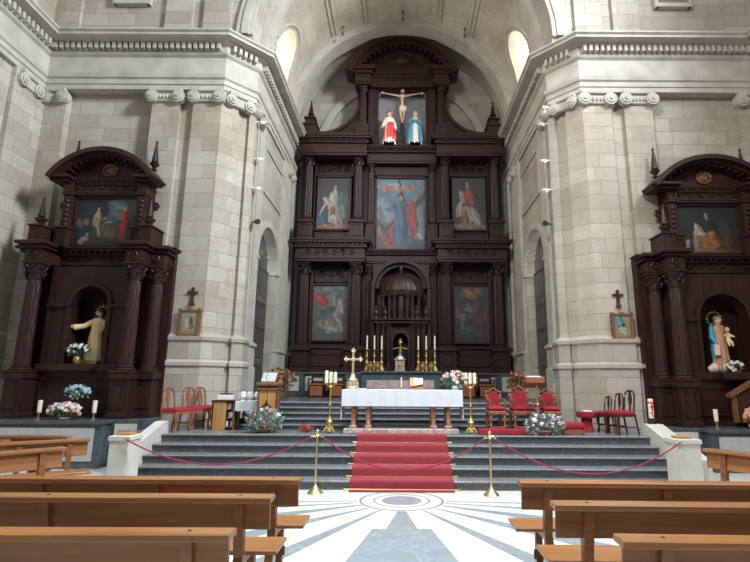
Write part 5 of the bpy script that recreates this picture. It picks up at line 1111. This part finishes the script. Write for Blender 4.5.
# lectern stand with sloping desk in front of armchairs
t = thing('reading_stand', 'slim brass reading stand with a brown sloping desk, in front of the red armchairs', 'lectern', (3.0, 10.5, .75))
m = MB(); m.lathe(2.80, 10.48, [(.09, .75), (.09, .77), (.05, .8), (.022, .86), (.022, 1.3), (.035, 1.33), (.022, 1.36), (.022, 1.72)], 12); m.build('pole', 'brass', t)
m = MB(); m.loft([[(2.54, 10.340, 1.86), (2.93, 10.340, 1.86), (2.93, 10.600, 1.66), (2.54, 10.600, 1.66)], [(2.54, 10.355, 1.88), (2.93, 10.355, 1.88), (2.93, 10.615, 1.68), (2.54, 10.615, 1.68)]]); m.bbox(2.54, 2.93, 10.325, 10.350, 1.76, 1.87, .005); m.build('desk', 'redwood', t)
t = thing('microphone', 'thin dark microphone on the reading stand desk', 'microphone', (3.1, 10.5, 1.78))
m = MB(); m.tube([(2.90, 10.370, 1.87), (2.92, 10.400, 1.98), (2.86, 10.520, 2.06)], .006, 5); m.build('stem', 'black', t); m = MB(); m.ball((2.86, 10.530, 2.07), (.018, .03, .018), 8, 6); m.build('capsule', 'black', t)
m = MB(); m.loft([[(2.58, 10.370, 1.874), (2.86, 10.370, 1.874), (2.86, 10.560, 1.728), (2.58, 10.560, 1.728)], [(2.58, 10.385, 1.899), (2.86, 10.385, 1.899), (2.86, 10.575, 1.753), (2.58, 10.575, 1.753)]]); tag(m.build('open_book', 'paper'), 'open white book on the brown desk of the reading stand', 'book')
# carved lectern (ambo) left
t = thing('wooden_ambo', 'golden wooden ambo with carved dark borders and round emblem, behind the left flowers', 'lectern', (-2.8, 10.9, .75))
m = MB(); m.bbox(-2.98, -2.58, 10.75, 11.05, .75, 1.70, .01); m.build('body', 'brownwood', t)
for x0 in (-2.95, -2.77): m = MB(); m.bbox(x0, x0 + .16, 10.735, 10.76, .85, 1.6, .006); m.build('door_panel', 'lightwood', t)
m = MB(); m.bbox(-3.02, -2.54, 10.68, 11.08, 1.66, 1.74, .02); m.bbox(-3.0, -2.56, 10.7, 11.08, 1.58, 1.62, .01)
for k in range(11): m.ball((-2.575, 10.735, .85 + k * .07), .022, 6, 5); m.ball((-2.985, 10.735, .85 + k * .07), .018, 6, 5)
m.build('carved_border', 'brownwood', t)
m = MB(); m.tube([(-2.79 + .065 * math.cos(k * PI / 8), 10.725, 1.24 + .065 * math.sin(k * PI / 8)) for k in range(17)], .012, 5); m.box(-2.8, -2.78, 10.72, 10.735, 1.1, 1.38); m.box(-2.9, -2.68, 10.72, 10.735, 1.23, 1.25); m.build('emblem', 'chairwood', t)
t = thing('clear_book_rest', 'pale slanted book rest with a microphone on top of the wooden ambo', 'book stand', (-2.78, 10.9, 1.74))
m = MB(); m.loft([[(-2.95, 10.8, 1.745), (-2.65, 10.8, 1.745), (-2.65, 10.98, 1.93), (-2.95, 10.98, 1.93)], [(-2.95, 10.79, 1.76), (-2.65, 10.79, 1.76), (-2.65, 10.97, 1.945), (-2.95, 10.97, 1.945)]]); m.build('rest', 'panel_marble', t); m = MB(); m.tube([(-2.8, 10.74, 1.74), (-2.82, 10.72, 1.86), (-2.78, 10.68, 1.9)], .006, 5); m.build('microphone', 'black', t)
# bookcase and credence table
t = thing('bookcase', 'low brown wooden bookcase with open shelves beside the credence table', 'cabinet', (-3.75, 11.1, .75))
m = MB(); m.bbox(-4.0, -3.97, 10.95, 11.35, .75, 1.33, .005); m.bbox(-4.0, -3.70, 10.95, 10.98, .75, 1.33, .005); m.build('side_panel', 'lightwood', t)
m = MB(); m.bbox(-3.55, -3.52, 10.95, 11.35, .75, 1.33, .005); m.box(-4.0, -3.52, 11.33, 11.36, .75, 1.33); m.build('side_panel', 'brownwood', t)
m = MB(); m.bbox(-4.02, -3.51, 10.93, 11.38, 1.33, 1.36, .006); m.build('top', 'chairwood', t)
for z in (.8, .98, 1.16): m = MB(); m.box(-3.97, -3.55, 10.98, 11.33, z, z + .02); m.build('shelf', 'brownwood', t)
rnd = random.Random(4)
for zi, z in enumerate((.821, 1.001, 1.181)):
    for k in range(3):
        m = MB(); x = -3.69 + k * .045; m.bbox(x, x + .035, 11.0, 11.15, z, z + .11 + .01 * rnd.random(), .003)
        tag(m.build('book', ('paper', 'chairwood', 'panel_marble')[(k + zi) % 3]), 'small upright %s book on the %s shelf of the low bookcase' % (('white', 'dark', 'grey')[(k + zi) % 3], ('bottom', 'middle', 'top')[zi]), 'book', 'books in the low bookcase')
m = MB(); m.bbox(-3.92, -3.62, 11.0, 11.2, 1.362, 1.47, .01); tag(m.build('white_box', 'paper'), 'small white box on top of the low bookcase', 'box')
m = MB(); m.bbox(-3.88, -3.64, 11.02, 11.2, 1.471, 1.50, .005); tag(m.build('black_book', 'black'), 'flat black book lying on the white box on the bookcase', 'book')
t = thing('credence_table', 'narrow side table under a white cloth between the bookcase and the wooden ambo', 'table', (-3.3, 11.2, .75))
m = MB(); m.bbox(-3.48, -3.02, 10.95, 11.4, 1.30, 1.34, .006); m.build('tabletop', 'brownwood', t)
for x in (-3.46, -3.08):
    for yy in (10.99, 11.34): m = MB(); m.bbox(x, x + .04, yy, yy + .04, .75, 1.3, .004); m.build('leg', 'chairwood', t)
m = MB(); n = 30; ids = []
for i in range(n + 1):
    x = -3.505 + .50 * i / n; w_ = .008 * math.sin(i * 1.7); ids.append([m.p((x, 10.935 - w_, 1.14 + .012 * math.sin(i * 1.1))), m.p((x, 10.935, 1.335)), m.p((x, 10.945, 1.345)), m.p((x, 11.41, 1.345)), m.p((x, 11.42, 1.2))])
for a, b in zip(ids[:-1], ids[1:]):
    for k in range(4): m.f.append([a[k], b[k], b[k + 1], a[k + 1]])
tag(m.build('table_cloth', 'cloth', smooth=True), 'white cloth covering the narrow credence table', 'tablecloth')
for x, s, l in ((-3.4, 1, 'left white covered vessel with dark trim on the credence table'), (-3.25, 1.1, 'middle white draped vessel on the credence table'), (-3.1, .9, 'right small white vessel on the credence table')):
    t = thing('white_vessel', l, 'vessel', (x, 11.1, 1.348), 'vessels on the credence table'); m = MB(); z = 1.348
    m.lathe(x, 11.1, [(.05 * s, z), (.02 * s, z + .02), (.025 * s, z + .06), (.07 * s, z + .09), (.06 * s, z + .17), (.01, z + .20)], 12); m.build('body', 'white', t, smooth=True); m = MB(); m.ball((x, 11.1, z + .205), .015, 8, 5); m.build('lid_knob', 'black', t)
for x, l in ((-3.42, 'first'), (-3.2, 'second')):
    pass
# armchairs on the presbytery landing by the altarpiece base
def wooden_seat(x, lab):
    z = 1.285; t = thing('wooden_armchair', lab, 'armchair', (x, 16.75, z), 'dark armchairs along the altarpiece base'); y = 16.7
    m = MB(); m.bbox(x - .25, x + .25, y - .2, y + .2, z + .38, z + .44, .01); m.bbox(x - .25, x + .25, y - .2, y - .17, z + .05, z + .36, .006); m.build('seat', 'redwood', t)
    m = MB(); m.bbox(x - .22, x + .22, y + .15, y + .19, z + .3, z + .52, .006); m.bbox(x - .22, x - .16, y + .15, y + .19, z + .4, z + .64, .006); m.bbox(x + .16, x + .22, y + .15, y + .19, z + .4, z + .64, .006); m.bbox(x - .22, x + .22, y + .15, y + .19, z + .62, z + .68, .006); m.build('backrest', 'chairwood', t)
    for q in (-1, 1):
        for yy in (y - .18, y + .16): m = MB(); m.bbox(x + q * .23 - .025, x + q * .23 + .025, yy - .02, yy + .02, z, z + .4, .005); m.build('leg', 'chairwood', t)
        m = MB(); m.bbox(x + q * .25 - .03, x + q * .25 + .03, y - .22, y + .18, z + .56, z + .60, .008); m.bbox(x + q * .25 - .02, x + q * .25 + .02, y - .2, y - .16, z + .42, z + .57, .005); m.build('armrest', 'chairwood', t)
for x, l in ((-2.72, 'outer dark wooden armchair on the left, against the altarpiece base'), (-2.08, 'inner dark wooden armchair on the left, nearer the high altar'), (2.2, 'inner dark wooden armchair on the right, nearer the high altar'), (2.78, 'outer dark wooden armchair on the right, against the altarpiece base')): wooden_seat(x, l)

# ================================================================ CARPET, STANCHIONS, ROPES
path = [(7.98, .006), (8.765, .006), (8.765, .156)]
for k in range(5):
    y0 = 8.77 + .33 * k; z1 = .15 * (k + 1) + .006; path += [(y0 - .014, z1 - .012), (y0 - .006, z1)]
    if k < 4: path += [(y0 + .322, z1), (y0 + .322, z1 + .13)]
path = [(8.62, .006), (8.757, .006)]
for k in range(5):
    y0 = 8.77 + .33 * k; z1 = .15 * (k + 1) + .007
    path += [(y0 - .013, z1 - .02), (y0 - .006, z1)]
    path += [(y0 + (.31 if k < 4 else .30), z1)]
m = MB(); m.loft([[(x, yy, z) for yy, z in path] for x in (-.83, .90)], cap=False, closed=False)
m2 = [(x) for x in ()]
cp = m.build('red_carpet', 'carpet'); sd = cp.modifiers.new('thickness', 'SOLIDIFY'); sd.thickness = .012; sd.offset = 1
tag(cp, 'red carpet runner laid down the middle of the dark marble steps', 'carpet')
for k in range(5):
    y0 = 8.77 + .33 * k
    m = MB(); z = .15 * k + .02; m.tube([(-.90, y0 - .02, z), (.97, y0 - .02, z)], .009, 6); m.ball((-.91, y0 - .02, z), .018, 6, 5); m.ball((.98, y0 - .02, z), .018, 6, 5)
    tag(m.build('carpet_rod', 'brass'), 'thin brass rod holding the carpet at the foot of the %s step' % ('bottom', 'second', 'middle', 'fourth', 'top')[k], 'carpet rod', 'carpet rods on the steps')
def stanchion(x, y, lab):
    t = thing('stanchion', lab, 'stanchion', (x, y, 0), 'stanchions before the steps')
    m = MB(); m.lathe(x, y, [(.12, .0), (.125, .015), (.11, .035), (.08, .06), (.05, .09), (.03, .12), (.02, .14)], 24); m.build('base', 'brass', t, smooth=True)
    m = MB(); m.lathe(x, y, [(.016, .13), (.016, .88)], 14); m.build('pole', 'brass', t, smooth=True)
    m = MB(); m.lathe(x, y, [(.03, .86), (.035, .89), (.022, .91), (.03, .94), (.03, .96), (.012, .985)], 14)
    for a in (0, PI): m.tube([(x + .03 * math.cos(a), y, .90), (x + .06 * math.cos(a), y, .91), (x + .06 * math.cos(a), y, .88), (x + .035 * math.cos(a), y, .87)], .006, 5)
    m.build('finial', 'brass', t, smooth=True)
stanchion(-1.35, 8.5, 'brass stanchion post standing to the left of the red carpet'); stanchion(1.45, 8.42, 'brass stanchion post standing to the right of the red carpet')
def rope(a, b, sag, lab):
    t = thing('barrier_rope', lab, 'rope', a, 'crimson barrier ropes'); A, B = Vector(a), Vector(b)
    P = [A.lerp(B, k / 24) - Vector((0, 0, sag * 4 * (k / 24) * (1 - k / 24))) for k in range(25)]
    m = MB(); m.tube(P, .0115, 8); m.build('cord', 'rope', t, smooth=True)
    m = MB(); m.tube([P[0], P[0].lerp(P[1], .3)], .016, 8); m.tube([P[-1].lerp(P[-2], .3), P[-1]], .016, 8); m.build('end_cap', 'brass', t)
rope((-4.37, 8.29, .845), (-1.41, 8.5, .89), .42, 'crimson rope sagging from the left white pedestal to the left stanchion')
rope((-1.29, 8.5, .89), (1.39, 8.42, .89), .52, 'crimson rope sagging across the red carpet between the two stanchions')
rope((1.51, 8.42, .89), (4.47, 8.29, .845), .52, 'crimson rope sagging from the right stanchion to the right white pedestal')

# ================================================================ PIER PICTURES AND WALL THINGS
def framed(cx, cz, w, h, lab, shapes, top, bot):
    t = thing('framed_picture', lab, 'picture', (cx, 11.9, cz), 'framed pictures on the piers'); y = 11.93
    m = MB(); hw, hh = w / 2, h / 2; m.bbox(cx - hw, cx + hw, y - .01, 12.0, cz - hh, cz + hh, .008); panel(m, cx - hw, cx + hw, y - .0, cz - hh, cz + hh, .06, .04)
    for q in (-1, 1):
        for r in (-1, 1): m.ball((cx + q * (hw - .02), y - .02, cz + r * (hh - .02)), (.055, .03, .055), 8, 6)
        m.ball((cx + q * hw, y - .02, cz), (.03, .03, .07), 8, 6); m.ball((cx, y - .02, cz + q * hh), (.08, .03, .03), 8, 6)
        for k in (-.5, .5): m.ball((cx + q * hw, y - .02, cz + k * hh), (.022, .025, .04), 8, 6)
    m.build('carved_frame', 'brownwood', t)
    canvas(t, 'print', cx - hw + .06, cx + hw - .06, cz - hh + .06, cz + hh - .06, y - .012, top, bot, shapes, framew=0, nx=30)
    return t
framed(-5.06, 3.13, .50, .64, 'carved wooden frame with a pale sketchy picture, on the left pier', [(.5, .4, .25, .3, 0, (.50, .44, .34)), (.6, .55, .12, .2, 0, (.14, .12, .11)), (.35, .45, .12, .25, 0, (.62, .6, .55)), (.65, .3, .15, .12, 0, (.35, .2, .12)), (.5, .75, .08, .06, 0, (.4, .25, .18))], (.50, .47, .33), (.38, .33, .20))
framed(5.30, 3.10, .50, .64, 'carved wooden frame with a white-clad figure on blue, on the right pier', [(.3, .75, .35, .25, 0, (.16, .40, .50)), (.5, .45, .24, .22, 0, (.05, .05, .06)), (.45, .35, .18, .16, 0, (.62, .6, .55)), (.4, .62, .08, .08, 0, (.5, .45, .4)), (.65, .3, .12, .2, 0, (.6, .58, .52))], (.42, .40, .20), (.40, .34, .17))
for cx, lab in ((-5.06, 'small dark wooden cross with flared foot on the left pier, above the framed picture'), (5.27, 'small dark wooden cross with flared foot on the right pier, above the framed picture')):
    m = MB(); z = 3.60; m.bbox(cx - .03, cx + .03, 11.95, 12.0, z, z + .40, .006); m.bbox(cx - .13, cx + .13, 11.945, 12.0, z + .25, z + .30, .006); m.loft([[(cx - .07, 11.93, z - .02), (cx + .07, 11.93, z - .02), (cx + .07, 12, z - .02), (cx - .07, 12, z - .02)], [(cx - .03, 11.95, z + .07), (cx + .03, 11.95, z + .07), (cx + .03, 12, z + .07), (cx - .03, 12, z + .07)]])
    tag(m.build('wall_cross', 'chairwood'), lab, 'cross', 'crosses on the piers')
for sgn, nm in ((-1, 'left'), (1, 'right')):
    x = sgn * 4.03
    for k, z in enumerate((8.85, 7.75, 6.9)):
        t = thing('wall_spotlight', '%s small white spotlight of three on the corner of the %s presbytery pier' % (('top', 'middle', 'lowest')[k], nm), 'spotlight', (x, 12.8, z), 'spotlights on the presbytery piers')
        m = MB(); m.tube([(x, 12.8, z), (x - sgn * .15, 12.78, z)], .014, 6); m.build('arm', 'white', t)
        m = MB(); m.tube([(x - sgn * .10, 12.70, z - .05), (x - sgn * .18, 12.84, z + .03)], [.05, .035], 10); m.bbox(x - .05, x + .05, 12.74, 12.83, z - .02, z + .02, .01); m.build('lamp_head', 'white', t, smooth=False)
        if k == 0: pass
    m = MB(); m.tube([(x - sgn * .02, 12.9, 3.0), (x - sgn * .02, 12.9, 9.0)], .012, 5); tag(m.build('wall_cable', 'panel_marble'), 'thin pale cable running up the %s presbytery pier' % nm, 'cable')
    t = thing('black_projector', 'black spotlight mounted on a bracket on the %s presbytery pier' % nm, 'spotlight', (x, 12.85, 5.9), 'black projectors on the piers')
    m = MB(); m.tube([(x, 12.85, 5.95), (x - sgn * .2, 12.8, 5.98)], .018, 6); m.build('bracket', 'black', t)
    m = MB(); m.tube([(x - sgn * .10, 12.88, 5.98), (x - sgn * .22, 12.68, 5.92)], [.05, .075], 10); m.build('lamp_head', 'black', t)

# ================================================================ SIDE ALTAR THINGS
def small_candle(x, y, z, lab, h=.24):
    t = thing('altar_candle', lab, 'candle', (x, y, z), 'candles on the side altars')
    m = MB(); m.lathe(x, y, [(.065, z), (.065, z + .015), (.02, z + .04), (.015, z + .10), (.03, z + .12), (.045, z + .15)], 12); m.build('candle_holder', 'brass', t, smooth=True)
    m = MB(); m.lathe(x, y, [(.04, z + .15), (.045, z + .15 + h), (.03, z + .155 + h)], 12); m.build('wax', 'wax', t)
small_candle(-7.55, 10.8, .95, 'thick ivory candle in a brass holder, left of the flowers on the left side altar'); small_candle(-6.40, 10.8, .95, 'thick ivory candle in a brass holder, right of the flowers on the left side altar'); small_candle(6.6, 10.8, .85, 'thick ivory candle in a brass holder on the right side altar')
bush('flower_arrangement', 'wide low arrangement of cream and pink flowers on the left side altar', (-7.0, 10.8, 1.13), (.36, .16, .16), 'leaf', [('white', 40), ('pinkp', 26), ('orange', 10)], 160, (.1, 1.0, .95, 'white'), seed=12, bs=.03)
bush('flower_arrangement', 'pale blue flowers standing behind the low arrangement on the left side altar', (-7.0, 11.12, 1.5), (.27, .12, .14), 'silverleaf', [('bluep', 42)], 120, (.06, 1.36, .95, 'chairwood'), seed=13, bs=.026)
bush('flower_arrangement', 'white lilies with green leaves beside the cream-robed statue', (LX - .12, 11.50, 2.42), (.26, .10, .15), 'leaf', [('white', 20)], 170, (.08, 2.30, 2.12, 'gilt'), seed=14, bs=.03)
bush('flower_arrangement', 'small white and red flowers in front of the statue with the blue mantle', (RX + .09, 11.50, 2.15), (.17, .08, .12), 'leaf', [('white', 20), ('redwax', 4)], 70, (.05, 2.1, 2.02, 'gilt'), seed=15, bs=.03)
bush('flower_arrangement', 'big salmon pink flower arrangement on the right side altar', (7.5, 10.78, 1.08), (.32, .13, .22), 'brownleaf', [('orange', 50), ('pinkp', 50)], 160, (.08, .95, .85, 'gilt'), seed=16, bs=.035)
t = thing('wooden_display_case', 'brown wooden gabled case behind the salmon flowers on the right side altar', 'case', (7.75, 11.1, .85))
m = MB(); m.prism([(7.25, .95), (8.35, .95), (8.35, 1.5), (7.8, 1.8), (7.25, 1.5)], 11.1, 11.16); m.build('back', 'chairwood', t)
m = MB(); 
for a, b in (((7.17, 1.47), (7.8, 1.83)), ((8.43, 1.47), (7.8, 1.83))): m.loft([[(a[0], 11.02, a[1]), (b[0], 11.02, b[1]), (b[0], 11.02, b[1] + .07), (a[0], 11.02, a[1] + .07)], [(a[0], 11.22, a[1]), (b[0], 11.22, b[1]), (b[0], 11.22, b[1] + .07), (a[0], 11.22, a[1] + .07)]])
for x in (7.22, 8.3): m.box(x, x + .08, 11.06, 11.14, .95, 1.52)
m.build('gable_frame', 'brownwood', t)

t.location = (7.75, 11.17, .85)
# ================================================================ BENCHES
def bench(length, label, x, y, rz=0, group='pine pews', bolts=False):
    # local: back towards -y (the viewer), seat towards +y, centred on x
    L2 = length / 2; t = thing('church_bench', label, 'bench', (0, 0, 0), group)
    m = MB(); m.bbox(-L2, L2, -.095, .055, .842, .885, .006); m.build('top_rail', 'bench', t)
    bm_ = 'bench' if bolts else 'bench_shaded'  # bolted pews: sunlight put into the backrest by the lighter pine
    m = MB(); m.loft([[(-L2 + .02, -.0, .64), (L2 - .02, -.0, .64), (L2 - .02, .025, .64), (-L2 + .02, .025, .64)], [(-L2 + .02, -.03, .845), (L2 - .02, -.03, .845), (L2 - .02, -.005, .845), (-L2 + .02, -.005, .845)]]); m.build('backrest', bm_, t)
    m = MB(); m.bbox(-L2 - .02, L2 + .02, .10, .46, .43, .465, .006); m.build('seat', 'bench', t)
    n = max(2, round((length - .5) / 1.2) + 1)
    for k in range(n):
        x0 = -L2 + .25 + (length - .5) * k / (n - 1)
        m = MB(); m.loft([[(x0 - .035, -.09, 0), (x0 + .035, -.09, 0), (x0 + .035, -.02, 0), (x0 - .035, -.02, 0)], [(x0 - .035, .02, .44), (x0 + .035, .02, .44), (x0 + .035, .08, .44), (x0 - .035, .08, .44)], [(x0 - .035, -.07, .842), (x0 + .035, -.07, .842), (x0 + .035, .03, .845), (x0 - .035, .03, .842)]])
        m.build('back_post', 'bench_shaded', t)
        m = MB(); m.bbox(x0 - .03, x0 + .03, .37, .43, 0, .43, .005); m.bbox(x0 - .03, x0 + .03, .04, .42, .37, .43, .005); m.build('leg', 'bench_shaded', t)
    m = MB(); m.bbox(-L2 + .2, L2 - .2, .385, .41, .12, .2, .004); m.build('stretcher', 'bench_shaded', t)
    m = MB()
    for k in range(n):
        x0 = -L2 + .25 + (length - .5) * k / (n - 1)
        m.lathe(x0, -.02, [(.012, .884), (.010, .889)], 8)
        if bolts: m.ball((x0, .028, .78), (.013, .006, .013), 8, 5); m.ball((x0, .035, .70), (.013, .006, .013), 8, 5)
        if bolts: m.loft([[(x0 + .013 * math.cos(a * PI / 4), -.085, .78 + .013 * math.sin(a * PI / 4)) for a in range(8)], [(x0 + .013 * math.cos(a * PI / 4), -.055, .78 + .013 * math.sin(a * PI / 4)) for a in range(8)]])
    m.build('bolts', 'bolt', t)
    t.location = (x, y, 0); t.rotation_euler.z = rz; return t
R_ = math.radians
bench(3.4, 'nearest pine pew of the left block, cut off by the bottom edge of the photo', -.96 - 1.7, 3.12, R_(.6))
bench(3.4, 'second pine pew of the left block, between the nearest and the farthest', -.96 - 1.7, 4.06, R_(.3))
bench(3.6, 'farthest pine pew of the left block, closest to the stairs', -.89 - 1.8, 4.78, R_(.3))
bench(3.4, 'nearest pine pew of the right block, cut off by the bottom edge of the photo', 1.23 + 1.7, 3.02, R_(-1.5))
bench(3.4, 'second pine pew of the right block, between the nearest and the farthest', 1.11 + 1.7, 3.87, R_(-1.2))
bench(3.6, 'farthest pine pew of the right block, closest to the stairs', 1.06 + 1.8, 4.70, R_(-1.0))
bench(2.2, 'pine pew angled at the left photo edge, bolted plank facing the viewer', -5.07, 6.02, R_(53 - 180), 'pews before the side altars', True)
bench(1.1, 'short pine pew turned at an angle, beside the left white stair pedestal', -5.16, 7.62, R_(36 - 180), 'pews before the side altars', True)
bench(1.5, 'pine pew facing the left side altar, at the left edge behind the angled pew', -6.50, 7.6, R_(2 - 180), 'pews before the side altars', True)
bench(2.2, 'farthest pine pew on the left, just in front of the left side altar', -6.35, 8.25, R_(1 - 180), 'pews before the side altars', True)
bench(2.4, 'pine pew standing at an angle on the right, beside the right stair pedestal', 4.72, 6.10, R_(-63 + 180), 'pews before the side altars', True)
bench(2.0, 'pine pew facing the right side altar, half hidden by the angled pew', 6.9, 8.6, R_(-3 + 180), 'pews before the side altars', True)
